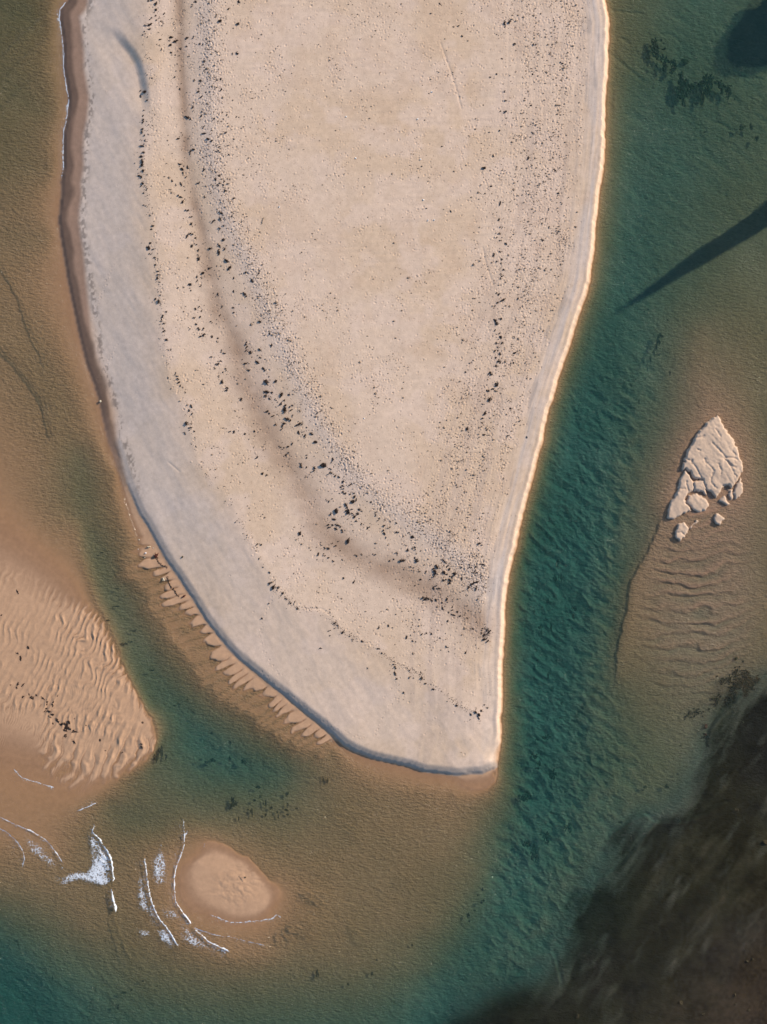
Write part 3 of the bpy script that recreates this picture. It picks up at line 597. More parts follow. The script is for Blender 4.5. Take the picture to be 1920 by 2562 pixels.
for P in ([(250,635),(440,630),(600,690)], [(250,790),(350,800),(450,870),(460,930)], [(280,800),(420,800),(540,850)], [(240,920),(400,930),(520,960)], [(180,985),(330,970),(470,1000)],
          [(190,995),(350,1010),(430,1040)], [(190,1005),(300,1040),(420,1120)], [(185,1000),(230,1090),(280,1150)], [(180,1000),(170,1100),(165,1180)], [(900,705),(980,715),(1070,725)], [(420,290),(600,270),(760,330)],
          [(560,970),(650,1030),(760,1180)], [(330,320),(560,350),(760,450)]):
    wave(c11(P), .17, 3.0, 1, 4, 8, .78, .3)
for P in ([(1060,100),(1150,90)], [(1030,130),(1150,125),(1240,135)], [(1190,60),(1240,110)], [(1040,150),(1150,160)], [(1270,120),(1310,170),(1330,230)]): wave(c11(P), .12, 2, 1, 2, 6, .8, .2)
for P in ([(230,2330),(300,2470),(330,2560)], [(420,2400),(470,2480),(500,2560)], [(620,2430),(660,2500),(680,2580)], [(80,2300),(150,2420),(170,2520)]): wave(P, .05, 9, 1, 4, 24, .9, .3, 6)
Wz *= (2.4 + 2.2 * (1 - sst(U, 380, 460)) * (1 - sst(V, 1300, 1400))) * sst(D, -.01, .10)
WW = grow(Wz)
dep = np.maximum(-HH, 0)
deepf = grow(np.maximum(-H, 0)); dep = np.where(eo + er > 0, dep, deepf)
Zw = WW * (1 - sst(eo, 0, 20))
q = HH < .12; keep = q[1:, :-1] | q[1:, 1:] | q[:-1, 1:] | q[:-1, :-1]
def water_material():
    m, nt, out = new_mat('water'); L = nt.links.new
    tc = nt.nodes.new('ShaderNodeTexCoord').outputs['Object']; d = attr_(nt, 'depth')
    def ex(k): return math_(nt, 'EXPONENT', math_(nt, 'MULTIPLY', d, -k))
    cx = nt.nodes.new('ShaderNodeCombineXYZ'); [L(ex(k), cx.inputs[i]) for i, k in enumerate((.56, .185, .165))]
    clear = attr_(nt, 'clear'); tr = nt.nodes.new('ShaderNodeBsdfTransparent'); L(cx.outputs[0], tr.inputs['Color'])
    # wavelets: two crossing families of small ripples, finer ones riding on them
    a = noise_(nt, mapping_(nt, tc, (1.0, 1.9, 1), math.radians(-33)), 1.15, 3, .65); b = noise_(nt, mapping_(nt, tc, (1.7, 1.0, 1), math.radians(28)), 1.5, 3, .65); c = noise_(nt, tc, .55, 3, .55)
    hg = math_(nt, 'ADD', math_(nt, 'ADD', math_(nt, 'MULTIPLY', a, 1.05), math_(nt, 'MULTIPLY', b, .75)), math_(nt, 'MULTIPLY', c, .5))
    hg = math_(nt, 'MULTIPLY', hg, math_(nt, 'MULTIPLY', math_(nt, 'ADD', math_(nt, 'MULTIPLY', math_(nt, 'SUBTRACT', noise_(nt, tc, .06, 3), .5), 3.2), .8), math_(nt, 'MULTIPLY', d, 7.0, True)))
    bp = nt.nodes.new('ShaderNodeBump'); bp.inputs['Distance'].default_value = 1.0; bp.inputs['Strength'].default_value = 1.0; L(hg, bp.inputs['Height'])
    sed = mixcol(nt, (.20, .118, .052), (.026, .100, .080), math_(nt, 'SUBTRACT', 1.0, math_(nt, 'EXPONENT', math_(nt, 'MULTIPLY', math_(nt, 'MULTIPLY', d, d), -1.5))))
    df = nt.nodes.new('ShaderNodeBsdfDiffuse'); L(sed, df.inputs['Color']); L(bp.outputs[0], df.inputs['Normal'])
    f = math_(nt, 'ADD', math_(nt, 'MULTIPLY', math_(nt, 'SUBTRACT', 1.0, ex(3.2)), .27), math_(nt, 'MULTIPLY', math_(nt, 'SUBTRACT', 1.0, ex(.5)), .20))
    f = math_(nt, 'MULTIPLY', f, math_(nt, 'SUBTRACT', 1.0, math_(nt, 'MULTIPLY', clear, .9)))
    mx = nt.nodes.new('ShaderNodeMixShader'); L(f, mx.inputs[0]); L(tr.outputs[0], mx.inputs[1]); L(df.outputs[0], mx.inputs[2])
    gl = nt.nodes.new('ShaderNodeBsdfGlossy'); gl.inputs['Roughness'].default_value = .08; L(bp.outputs[0], gl.inputs['Normal'])
    ge = nt.nodes.new('ShaderNodeNewGeometry'); dt = nt.nodes.new('ShaderNodeVectorMath'); dt.operation = 'DOT_PRODUCT'; L(ge.outputs['Incoming'], dt.inputs[0]); L(ge.outputs['Normal'], dt.inputs[1])
    fr = math_(nt, 'ADD', math_(nt, 'MULTIPLY', math_(nt, 'POWER', math_(nt, 'SUBTRACT', 1.0, math_(nt, 'ABSOLUTE', dt.outputs['Value'])), 5.0), .9), .012)
    m2_ = nt.nodes.new('ShaderNodeMixShader'); L(fr, m2_.inputs[0]); L(mx.outputs[0], m2_.inputs[1]); L(gl.outputs[0], m2_.inputs[2])
    L(m2_.outputs[0], out.inputs[0]); return m
wme = grid_mesh('water', XX, YY, Zw, {'depth': ('FLOAT', dep), 'clear': ('FLOAT', grow(darkbedm))}, keep)
wme.materials.append(water_material())
water = bpy.data.objects.new('water', wme); COL.objects.link(water); water['kind'] = 'structure'
water['label'] = 'clear tidal water, teal in the channels and brown over the shallows'
def water_z(u, v):
    iu_ = np.clip((np.asarray(u, float) - CU[0]) / STEP, 0, nuc - 1).astype(int); iv_ = np.clip((np.asarray(v, float) - CV[0]) / STEP, 0, nvc - 1).astype(int)
    return Wz[iv_, iu_]

# ------------------------------------------------------------------ things lying on the sand and in the water
def simple_mat(name, c1, c2, scale=12.0, rough=.8, bump=.03, spec=.2):
    m, nt, out = new_mat(name); tc = nt.nodes.new('ShaderNodeTexCoord').outputs['Object']
    n_ = noise_(nt, tc, scale, 4, .65); col = mixcol(nt, c1, c2, n_)
    bs = nt.nodes.new('ShaderNodeBsdfPrincipled'); nt.links.new(col, bs.inputs['Base Color']); bs.inputs['Roughness'].default_value = rough; bs.inputs['Specular IOR Level'].default_value = spec
    bp = nt.nodes.new('ShaderNodeBump'); bp.inputs['Distance'].default_value = bump; nt.links.new(n_, bp.inputs['Height']); nt.links.new(bp.outputs[0], bs.inputs['Normal'])
    nt.links.new(bs.outputs[0], out.inputs[0]); return m
M_WEED = simple_mat('dried_seaweed', (.012, .009, .008), (.045, .026, .018), 14, .75)
M_SUBW = simple_mat('drowned_weed', (.008, .012, .010), (.022, .026, .016), 10, .9)
M_RED = simple_mat('rust_red_weed', (.05, .014, .010), (.10, .03, .02), 10, .8)
M_ROCK = simple_mat('weedy_rock', (.022, .019, .010), (.065, .052, .025), 5, .9)
M_PALE = simple_mat('pale_stone', (.55, .48, .33), (.78, .72, .55), 8, .8)
M_WHITE = simple_mat('shell', (.55, .55, .55), (.8, .8, .78), 12, .6)
M_WOOD = simple_mat('driftwood', (.16, .12, .09), (.30, .24, .18), 9, .85)
M_LACE = simple_mat('thin_foam', (.34, .38, .44), (.62, .66, .70), 3, .9, .02, .1)
M_FOAM = simple_mat('foam', (.70, .72, .74), (.86, .87, .88), 18, .9, .05, .1)
M_GRIT = simple_mat('grit', (.10, .08, .065), (.34, .25, .18), 3, .9)
def tag(o, label, cat, group=None, kind=None):
    if label: o['label'] = label
    if cat: o['category'] = cat
    if group: o['group'] = group
    if kind: o['kind'] = kind
    return o
def mesh_from(name, verts, faces, mat, smooth=False):
    me = bpy.data.meshes.new(name); me.from_pydata([tuple(v_) for v_ in verts], [], [tuple(f) for f in faces]); me.materials.append(mat)
    if not smooth: me.polygons.foreach_set('use_smooth', np.zeros(len(me.polygons), bool))
    me.update(); return me
def put(name, me, loc, rot=0, scale=(1, 1, 1), tilt=(0, 0)):
    o = bpy.data.objects.new(name, me); COL.objects.link(o); o.location = loc; o.rotation_euler = (tilt[0], tilt[1], rot); o.scale = scale; return o
def ico(sub=2):
    bm = bmesh.new(); bmesh.ops.create_icosphere(bm, subdivisions=sub, radius=1.0); bm.verts.ensure_lookup_table()
    v_ = np.array([x.co for x in bm.verts]); f = [[x.index for x in p.verts] for p in bm.faces]; bm.free(); return v_, f
ICO1, ICO1F = ico(1); ICO2, ICO2F = ico(2)
class MB:
    def __init__(s): s.v = []; s.f = []; s.n = 0
    def add(s, v_, f):
        s.v.append(np.asarray(v_)); s.f += [[i + s.n for i in p] for p in f]; s.n += len(v_)
    def lump(s, c, r, r_, rough=.35, fine=False):
        v_, f = (ICO2, ICO2F) if fine else (ICO1, ICO1F)
        k = 1 + rough * r_.uniform(-1, 1, len(v_)); a = r_.uniform(0, 6.28); ca, sa = math.cos(a), math.sin(a)
        w_ = v_ * k[:, None] * np.asarray(r); w_ = np.stack([w_[:, 0] * ca - w_[:, 1] * sa, w_[:, 0] * sa + w_[:, 1] * ca, w_[:, 2]], 1); s.add(w_ + np.asarray(c), f)
    def frond(s, p0, ang, L_, w_, r_, h0=.12, n=5):
        vs = []; p = np.array(p0, float); a = ang
        for i in range(n + 1):
            t = i / n; ww = w_ * (1 - t) ** .7 + .004; q = np.array([-math.sin(a), math.cos(a), 0]) * ww; z = h0 * (1 - t) + .02 * math.sin(6 * t)
            vs += [p + q + [0, 0, z], p + [0, 0, z + ww * .6], p - q + [0, 0, z]]; p = p + np.array([math.cos(a), math.sin(a), 0]) * L_ / n; a += r_.uniform(-.5, .5)
        f = []
        for i in range(n):
            b = 3 * i; f += [[b, b + 3, b + 4, b + 1], [b + 1, b + 4, b + 5, b + 2], [b, b + 2, b + 5, b + 3]]
        s.add(vs, f)
    def mesh(s, name, mat, smooth=False): return mesh_from(name, np.concatenate(s.v), s.f, mat, smooth)

# seaweed clumps: eight ragged shapes, unit diameter about 1
protos = []
for k in range(9):
    r_ = np.random.default_rng(500 + k); b = MB()
    el = r_.uniform(1.0, 1.9)
    for j in range(r_.integers(5, 9)):
        a = r_.uniform(0, 6.28); q = r_.uniform(0, .30)
        b.lump((q * el * math.cos(a), q / el * math.sin(a), .10 + .06 * r_.uniform()), (r_.uniform(.13, .27), r_.uniform(.10, .20), r_.uniform(.13, .30)), r_, .38)
    for j in range(r_.integers(6, 11)):
        a = r_.uniform(0, 6.28); b.frond((.22 * el * math.cos(a), .22 / el * math.sin(a), 0), a + r_.uniform(-.5, .5), r_.uniform(.18, .5), r_.uniform(.03, .06), r_, r_.uniform(.08, .25))
    protos.append(b.mesh('seaweed_clump', M_WEED))
CL = {
'A': ((340, 0, 7.536), [(355,35,70),(270,75,50),(400,130,90),(410,240,65),(475,65,30),(380,298,30),(400,350,35),(325,395,30),(285,430,35),(470,405,40),(415,437,35),(505,458,45),(560,315,50),(300,515,70),(232,530,40),(298,598,50),(512,540,32),(185,650,28),(160,710,32),(250,740,25),(450,662,22),(490,797,50),(685,750,80),(778,825,80),(985,770,75),(675,900,60),(975,915,45),(865,965,40),(490,915,40),(505,975,44),(430,893,28),(692,1040,50),(705,1087,25),(762,1088,35),(1130,765,45),(1235,890,50),(1290,912,50),(1325,1160,28),(1318,1218,50),(1300,1285,40),(1320,1330,25),(1155,95,60),(1170,5,35),(1620,465,50),(1545,1040,50),(1245,1580,55),(1125,1580,40),(1575,1575,35),(1630,1555,35),(1205,545,30),(890,610,25),(1040,500,22),(760,1500,35),(870,1380,25),(160,885,20)]),
'B': ((340, 200, 6.377), [(85,205,45),(165,225,55),(90,298,35),(195,355,35),(145,510,35),(140,605,35),(140,670,45),(135,715,45),(130,815,45),(125,855,60),(155,915,40),(175,1000,35),(130,1085,50),(150,1190,50),(110,1250,60),(125,1335,60),(125,1395,50),(150,1480,40),(80,1560,45),(115,1580,45),(135,1680,45),(105,1720,30),(200,1780,35),(145,1830,25),(230,905,20),(725,190,45),(865,640,60),(700,970,50),(930,1145,50),(890,1180,46),(880,1232,42),(715,1375,45),(850,1430,45),(760,1455,50),(778,1510,40),(820,1570,40),(785,1410,25),(600,1640,50),(665,1705,25),(740,1690,50),(785,1730,25),(800,1795,25),(745,878,18),(765,915,18),(1020,235,45),(1060,315,40),(935,465,45),(1095,550,35),(1070,620,45),(1095,790,40),(1110,900,50),(1175,985,60),(1225,1025,35),(1155,1270,30),(1270,650,40),(1335,712,35),(1400,578,30),(1415,672,32),(1475,612,28),(1460,888,42),(1470,1100,32),(1505,1240,32),(1320,1180,28),(1355,1188,28),(1350,1115,25),(1380,1138,22),(1300,1095,28),(1425,1262,20),(1400,205,38),(1355,1565,48),(1295,1625,55),(1430,1655,35),(1420,1715,42),(1330,1720,35),(1450,1812,40),(1025,1675,50),(1110,1465,45),(1110,1890,40),(1395,420,25),(1630,640,22)]),
'C': ((340, 480, 5.181), [(590,85,55),(625,150,50),(685,262,40),(735,345,40),(735,432,45),(685,597,40),(730,565,38),(745,720,42),(812,702,22),(825,775,38),(830,835,30),(830,885,55),(885,1072,45),(810,1120,35),(810,1168,25),(720,1218,45),(565,1265,28),(740,1298,24),(720,1265,18),(860,1243,28),(835,1500,32),(790,1533,42),(865,1565,35),(850,1635,38),(785,1650,30),(205,683,38),(185,735,48),(185,760,30),(245,765,32),(210,823,30),(262,885,26),(280,970,30),(310,1048,35),(310,1095,30),(305,1138,48),(315,1440,58),(275,1405,36),(340,1357,24),(410,1575,28),(365,1625,36),(220,505,36),(235,460,30),(205,323,22),(130,195,30),(120,40,26),(1120,303,45),(1115,385,42),(1160,475,32),(1115,505,32),(1130,545,22),(1155,645,48),(1095,718,40),(1090,800,60),(1165,755,32),(990,755,45),(1190,915,60),(1230,1010,55),(1440,1065,38),(1285,1138,36),(1280,1310,40),(1520,1178,45),(1435,1350,48),(1275,1515,38),(1130,1503,28),(1625,1365,28),(1285,1580,28),(1180,18,32),(1285,112,30),(1260,347,28),(1300,412,22),(1615,548,26),(1610,1085,32),(1100,1620,35),(1020,410,40),(1080,1350,38),(960,1012,36),(785,620,32)]),
'D': ((400, 780, 5.181), [(60,75,30),(42,120,38),(65,165,32),(72,265,40),(110,375,48),(130,508,28),(160,515,24),(220,808,30),(240,835,28),(262,885,28),(265,925,40),(285,970,32),(170,1005,22),(345,1058,22),(428,1235,40),(398,1282,34),(430,1330,28),(365,1455,60),(345,1585,40),(400,1525,30),(425,1520,24),(460,1555,28),(130,865,24),(520,235,50),(575,240,30),(400,237,34),(490,175,30),(685,145,34),(575,318,68),(690,335,40),(765,400,28),(770,355,22),(690,598,32),(765,688,34),(725,745,32),(805,645,24),(850,545,32),(815,517,26),(870,755,36),(825,800,32),(790,848,30),(820,915,60),(875,1025,34),(890,995,30),(1070,1145,45),(1115,1585,42),(975,1563,45),(920,1558,24),(1240,1555,30),(990,1293,20),(1130,412,30),(1122,445,34),(1140,472,36),(1190,540,48),(1140,520,32),(1315,510,44),(1455,452,46),(1310,145,42),(1435,290,26),(1440,48,22),(1365,102,18),(1275,665,50),(1310,610,24),(1135,680,42),(1360,755,40),(1165,770,34)]),
'E': ((640, 900, 5.527), [(120,140,45),(165,320,75),(290,305,60),(160,455,60),(150,510,45),(235,465,40),(370,490,50),(360,520,40),(475,492,34),(210,555,42),(410,572,34),(360,620,50),(412,680,70),(415,715,40),(300,565,36),(480,665,32),(525,645,24),(508,707,34),(170,722,48),(195,750,30),(250,788,38),(525,783,28),(462,828,62),(405,888,38),(605,905,52),(645,905,24),(385,925,32),(285,895,30),(712,948,34),(375,965,26),(600,1018,55),(650,1005,28),(690,1068,52),(785,1032,46),(835,1145,50),(350,1212,40),(450,1208,44),(400,1232,28),(510,1180,32),(430,1325,44),(460,1295,28),(720,1365,28),(705,1330,26),(30,1355,44),(630,1445,36),(640,1480,48),(820,1510,62),(945,1465,95),(1078,1387,34),(1055,1418,22),(1035,1512,40),(1020,1560,34),(1060,1570,30),(1105,1605,32),(1155,1625,44),(110,1580,36),(160,1600,30),(720,1495,36)]),
'F': ((740, 1120, 5.527), [(660,480,30),(655,525,40),(630,550,40),(675,575,30),(760,515,40),(660,615,42),(690,640,45),(755,650,32),(820,680,40),(810,635,30),(795,745,58),(840,720,38),(710,800,52),(570,875,80),(725,880,78),(490,910,34),(790,852,30),(895,860,52),(860,912,48),(790,915,38),(820,955,48),(850,1008,34),(910,1060,38),(1005,1108,44),(450,1073,34),(465,1103,38),(515,1070,40),(580,1070,42),(562,1115,46),(610,1090,36),(655,1152,36),(535,990,42),(440,720,26),(465,738,30),(515,712,28),(65,1185,46),(730,1290,60),(740,1258,24),(550,1350,28),(500,1315,20),(590,1290,24),(320,1470,44),(405,1490,38),(450,1528,36),(525,1560,34),(455,1388,34),(410,1393,26),(615,1420,28),(840,1487,34),(910,1468,24),(1070,1468,30),(1105,1475,28),(1155,985,44),(1120,938,26),(1105,900,28),(1232,1085,36),(1303,1098,30),(1388,1045,34),(1400,1168,46),(1225,1172,56),(1248,1243,24),(1235,1003,20),(1305,1010,24),(1610,1222,50),(1570,1178,26),(1485,1232,20),(1400,1450,36),(1290,1555,36),(1350,1540,30),(1550,1420,36),(1525,1345,24),(1045,755,40)]),
'G': ((1000, 1340, 5.921), [(190,15,50),(228,178,48),(125,220,40),(312,228,24),(38,365,75),(255,365,58),(225,328,30),(640,355,36),(672,380,28),(690,408,26),(705,448,40),(545,450,58),(580,470,36),(510,515,75),(510,578,50),(550,560,36),(655,540,55),(620,560,32),(690,570,36),(800,545,44),(815,570,50),(775,608,44),(740,600,24),(645,655,50),(740,655,55),(735,695,48),(690,640,26),(915,628,44),(905,478,30),(730,490,50),(1130,685,64),(1085,698,44),(1050,718,44),(1025,760,56),(1125,768,44),(930,812,30),(1050,482,34),(1105,540,36),(1135,550,38),(1030,420,28),(1220,425,50),(1130,298,28),(1080,290,34),(1170,115,46),(1160,30,26),(1110,450,34),(500,775,58),(540,745,36),(575,780,48),(370,930,62),(400,915,40),(430,930,40),(535,945,40),(485,965,32),(625,985,44),(700,925,48),(640,1080,48),(785,1082,34),(730,1132,28),(790,1168,40),(850,1132,36),(890,1185,40),(710,1258,42),(1000,1208,30),(290,525,32),(390,523,28),(310,645,40),(445,645,26),(1070,1370,48),(1225,1385,32),(1320,1415,52),(1245,1470,44),(1250,1525,56),(1300,1560,38),(1210,1430,30),(105,1500,44),(325,1447,38),(385,1440,36),(475,1448,36),(190,1550,28),(240,1560,22),(155,1462,22),(595,1512,28),(715,1645,38),(725,1705,24),(975,1720,44),(160,455,30)]),
'H': ((1120, 620, 4.61), [(598,68,22),(618,155,28),(522,108,28),(565,185,20),(640,272,34),(602,325,22),(620,347,28),(605,378,20),(580,555,32),(632,622,46),(572,648,32),(530,705,24),(518,685,18),(545,850,44),(605,832,26),(562,890,36),(545,965,26),(582,998,20),(605,1045,34),(550,1108,24),(620,1113,30),(585,1108,18),(575,1160,22),(570,1200,30),(540,1200,28),(600,1238,38),(548,1280,28),(585,1320,40),(600,1335,30),(555,1380,38),(490,1460,40),(457,1475,18),(560,1585,56),(512,1638,36),(445,1655,30),(474,1657,26),(475,1755,48),(500,1748,24),(412,1812,22),(430,1918,40),(403,1978,26),(388,2025,30),(452,2090,24),(415,2165,32),(222,2095,30),(815,925,22),(810,605,26),(768,1045,26),(765,1225,32),(758,1335,24),(713,1780,26),(718,1862,28),(825,2005,24),(685,2175,34),(200,1442,24),(905,2190,24)]),
'I': ((640, 1280, 2.59), [(20,210,14),(40,215,14),(25,305,14),(95,390,14),(95,465,14),(120,488,26),(150,490,18),(180,525,20),(200,560,18),(230,590,14),(275,625,18),(50,360,14),(90,590,10),(48,690,14),(480,765,12),(485,800,10),(515,720,18),(540,740,14),(570,775,20),(610,800,12),(630,825,12),(695,838,18),(800,885,12),(820,915,12),(895,985,12),(905,1005,14),(903,1043,18),(1000,1070,12),(995,1025,12),(1075,1075,22),(1100,1110,16),(1150,1145,20),(960,1168,16),(910,1080,12),(1390,1305,18),(1420,1290,20),(1445,1310,22),(1460,1285,18),(1440,1330,18),(1500,1268,14),(1480,1250,12),(1300,1248,12),(725,1010,12),(420,880,14),(290,140,20),(800,745,16),(570,425,14),(635,455,18),(860,735,16)]),
'J': ((0, 0, 2.59), [(1550,180,24),(1435,160,22),(1490,82,16),(1555,35,22),(1545,370,18),(1515,375,12),(1565,570,8),(1520,205,10),(1480,240,10)]),
'K': ((640, 0, 2.59), [(1610,165,20),(1640,165,22),(1610,185,14),(1590,400,16),(1555,495,14),(1520,520,10),(1600,612,14),(1615,672,14),(1585,740,12),(1618,743,14),(1580,860,12),(1535,1025,18),(1475,1105,28),(1520,1222,18),(1580,1330,18),(1440,1308,10),(1572,1438,22),(1585,1490,14),(1580,1525,12),(1560,1550,12),(1618,1590,22),(1580,1570,12),(1335,255,14),(1315,188,12),(1125,5,16),(1190,50,16),(1205,965,12),(1105,1362,14),(1260,1380,16)]),
'L': ((1280, 0, 2.59), [(15,310,14),(145,310,14),(130,500,16),(120,700,14),(135,880,16),(275,1120,16),(295,1265,18),(240,1370,14),(235,1490,12),(320,1330,14),(195,1570,18),(405,1485,12),(290,1520,20),(320,430,18),(105,1040,20),(125,1090,10)]),
}
def place_of(k, x, y):
    if k == 'A': return 'on the crest at the top left of the sandbar' if x < 600 else ('just right of the crest at the top left' if x < 1060 else 'on the grey slope at the top left plateau edge')
    if k == 'B': return 'in the upper row along the crest of the left slope' if x < 320 else ('on the upper brown hollow left of the plateau' if x < 960 else 'along the upper left plateau edge')
    if k == 'C': return 'in the middle row along the crest of the left slope' if x < 460 else ('on the middle brown hollow left of the plateau' if x < 950 else 'along the middle left plateau edge')
    if k == 'D': return 'in the lower row along the crest of the left slope' if x < 480 else ('on the lower brown hollow left of the plateau' if x < 1000 else 'on the pale slope left of the sandbar centre')
    if k == 'E': return 'in the band down the middle of the sandbar' if y < 1250 else 'at the lower end of the middle seaweed band'
    if k == 'F': return 'in the band below the sandbar centre' if x < 960 and y < 1250 else ('on the lower brown hollow below the sandbar centre' if x < 960 else 'right of the band below the sandbar centre')
    if k == 'G': return 'in the lower right cluster of the sandbar' if 430 < x < 960 and y < 850 else ('near the right bank in the lower right' if x >= 960 and y < 1000 else ('in the dark corner patch by the right bank' if x > 960 else ('at the left end of the lower right cluster' if y < 700 else 'on the flat sand below the lower right cluster')))
    if k == 'H': return 'in the thin line along the right of the plateau'
    if k == 'I': return 'in the lowest wrack line near the sandbar tip' if x > 850 else 'in the thin wrack line above the lower left beach'
    if k == 'J': return 'scattered on the upper left plateau'
    if k == 'K': return 'scattered on the upper right plateau'
    return 'among the gritty rows beside the upper right bank'
cl = []
for k, ((ou, ov_, s_), L_) in CL.items():
    for x, y, d in L_:
        u, v = ou + x / s_, ov_ + y / s_
        cl.append([u, v, d / s_ * S * (.92 if k not in 'HIJKL' else 1.0), place_of(k, x, y)])
cl.sort(key=lambda c: -c[2])
big, rest = cl[:300], cl[300:]
groups = {}
for c in big: groups.setdefault(c[3], []).append(c)
for g, L_ in groups.items():
    names = {}
    L_.sort(key=lambda c: -c[2])
    if len(L_) == 1: names[0] = 'lone black seaweed clump ' + g
    else:
        names[0] = 'largest black seaweed clump ' + g
        for word, key in (('topmost', lambda c: c[1]), ('lowest', lambda c: -c[1]), ('leftmost', lambda c: c[0]), ('rightmost', lambda c: -c[0])):
            if len(L_) < 4 and word in ('leftmost', 'rightmost'): continue
            i = min(range(len(L_)), key=lambda j: key(L_[j]))
            if i not in names: names[i] = word + ' black seaweed clump ' + g
    for i, (u, v, d, _) in enumerate(L_):
        sc_ = d * rnd.uniform(1.1, 1.4)
        o = put('seaweed_clump', protos[rnd.randrange(len(protos))], (wx(u), wy(v), float(ground_z(u, v)) - .03), rnd.uniform(0, 6.28), (sc_ * rnd.uniform(.85, 1.15), sc_ * rnd.uniform(.75, 1.05), sc_ * rnd.uniform(.7, .95)))
        tag(o, names.get(i, 'smaller black seaweed clump ' + g), 'seaweed', 'seaweed clumps ' + g)
# smaller scraps: one mass
b = MB(); r_ = np.random.default_rng(77)
def scraps_at(u, v, d, n=3):
    for _ in range(n):
        uu_ = u + r_.normal(0, .3) * d / S; vv_ = v + r_.normal(0, .3) * d / S; z = float(ground_z(uu_, vv_)); a = r_.uniform(.3, .6) * d
        b.lump((wx(uu_), wy(vv_), z + .2 * a), (a * r_.uniform(.5, 1), a * r_.uniform(.3, .7), a * r_.uniform(.4, .8)), r_, .4)
for u, v, d, _ in rest: scraps_at(u, v, d)
for u, v, d, _ in big: 
    for _ in range(4): scraps_at(u + r_.normal(0, 11), v + r_.normal(0, 11), r_.uniform(.10, .24), 1)
def wrack(P, n, wd, smin=.08, smax=.24):
    Q = resample(P, 1.0); i = r_.integers(0, len(Q), n); nn = fbm(Q[:, 0] / 40, Q[:, 1] / 40, 2, 401)
    for j in i:
        if nn[j] + r_.uniform(-.5, .5) < -.15: continue
        scraps_at(Q[j, 0] + r_.normal(0, wd), Q[j, 1] + r_.normal(0, wd), r_.uniform(smin, smax), 1)
wrack(CR1[2:], 900, 6); wrack(offset(RT, 6), 1500, 18); wrack(offset(TR, -8), 420, 18); wrack(offset(RT[6:], -14), 500, 22)
wrack(crop([(95,390),(120,488),(180,525),(280,625),(400,620),(480,660),(510,720),(570,770),(690,840),(800,890),(890,970),(1000,1010),(1100,1080),(1200,1150),(1300,1240),(1400,1290),(1440,1310),(1500,1200),(1530,1100)],640,1280,2.59), 700, 3, .06, .18)
for P, n, wd in ((offset(R0[4:-6], -185), 400, 26), (offset(R0[2:-6], -105), 420, 18), ([(1258,620),(1250,800),(1235,950),(1222,1080),(1205,1300),(1190,1450)], 220, 9)): wrack(P, n, wd, .06, .18)
for P in (crop([(520,470),(560,560),(640,620),(740,670)],330,1340,8.29), crop([(735,850),(770,980),(820,1080),(890,1140),(940,1230),(980,1280)],330,1340,8.29)):
    for q in resample(P, .5): scraps_at(q[0] + r_.normal(0, .7), q[1] + r_.normal(0, .7), r_.uniform(.10, .26), 1)
for (x, y, n, sp) in ((1290,560,0,0),): pass
for cx, cy, rr, n in ((1270,1480,40,60),(1060,1380,25,10),(1300,1400,30,40)):
    for _ in range(n): scraps_at(1000 + (cx + r_.normal(0, rr)) / 5.921, 1340 + (cy + r_.normal(0, rr)) / 5.921, r_.uniform(.1, .3), 1)
o = bpy.data.objects.new('seaweed_scraps', b.mesh('seaweed_scraps', M_WEED)); COL.objects.link(o)
tag(o, 'small dark scraps of dried seaweed strewn along the wrack lines of the sandbar', 'seaweed', None, 'stuff')
# grit and shell fragments on the sand
b = MB(); q = draw(60000, lambda u, v: dens(u, v) ** 1.6, 3.0); OCT = np.array([(1,0,0),(-1,0,0),(0,1,0),(0,-1,0),(0,0,1),(0,0,-1)], float); OCF = [(0,2,4),(2,1,4),(1,3,4),(3,0,4),(2,0,5),(1,2,5),(3,1,5),(0,3,5)]
gz = ground_z(q[:, 0], q[:, 1])
for (u, v), z in zip(q, gz):
    a = r_.gamma(3, .028) + .04; b.add(OCT * [a, a * r_.uniform(.5, .9), a * .6] * (1 + .3 * r_.uniform(-1, 1, (6, 1))) + [wx(u), wy(v), z + .01], OCF)
o = bpy.data.objects.new('grit', b.mesh('grit', M_GRIT)); COL.objects.link(o); tag(o, 'fine brown grit and shell fragments scattered over the dry sand', 'grit', None, 'stuff')

# wisps of weed in the ripple troughs of the left bar
b5 = lambda L_: crop(L_, 0, 1480, 4.145)
bw = b5([(690,1400,70),(660,1370,50),(715,1355,45),(675,1440,45),(720,1420,50),(760,1450,45),(790,1455,40),(680,1495,45),(700,1380,40),(640,1385,36),(500,1240,45),(480,1215,34),(550,1170,48),(490,1150,44),(600,1340,50),(545,1275,40),(520,1300,30),(765,1555,44),(330,1100,48),(240,1090,40),(380,1080,36),(440,1105,40),(190,960,44),(240,970,34),(175,1000,34),(215,690,50),(180,640,36),(295,580,38),(185,5,36),(1480,1360,30),(1475,1615,44),(1470,1580,30),(1040,1540,32),(1270,1670,26),(1095,1650,22),(890,1385,26),(550,1370,26),(300,1060,26),(345,1110,30),(110,970,22),(15,245,26),(460,1245,24),(770,1320,24),(600,1080,24)])
bw.sort(key=lambda c: -c[2]); 
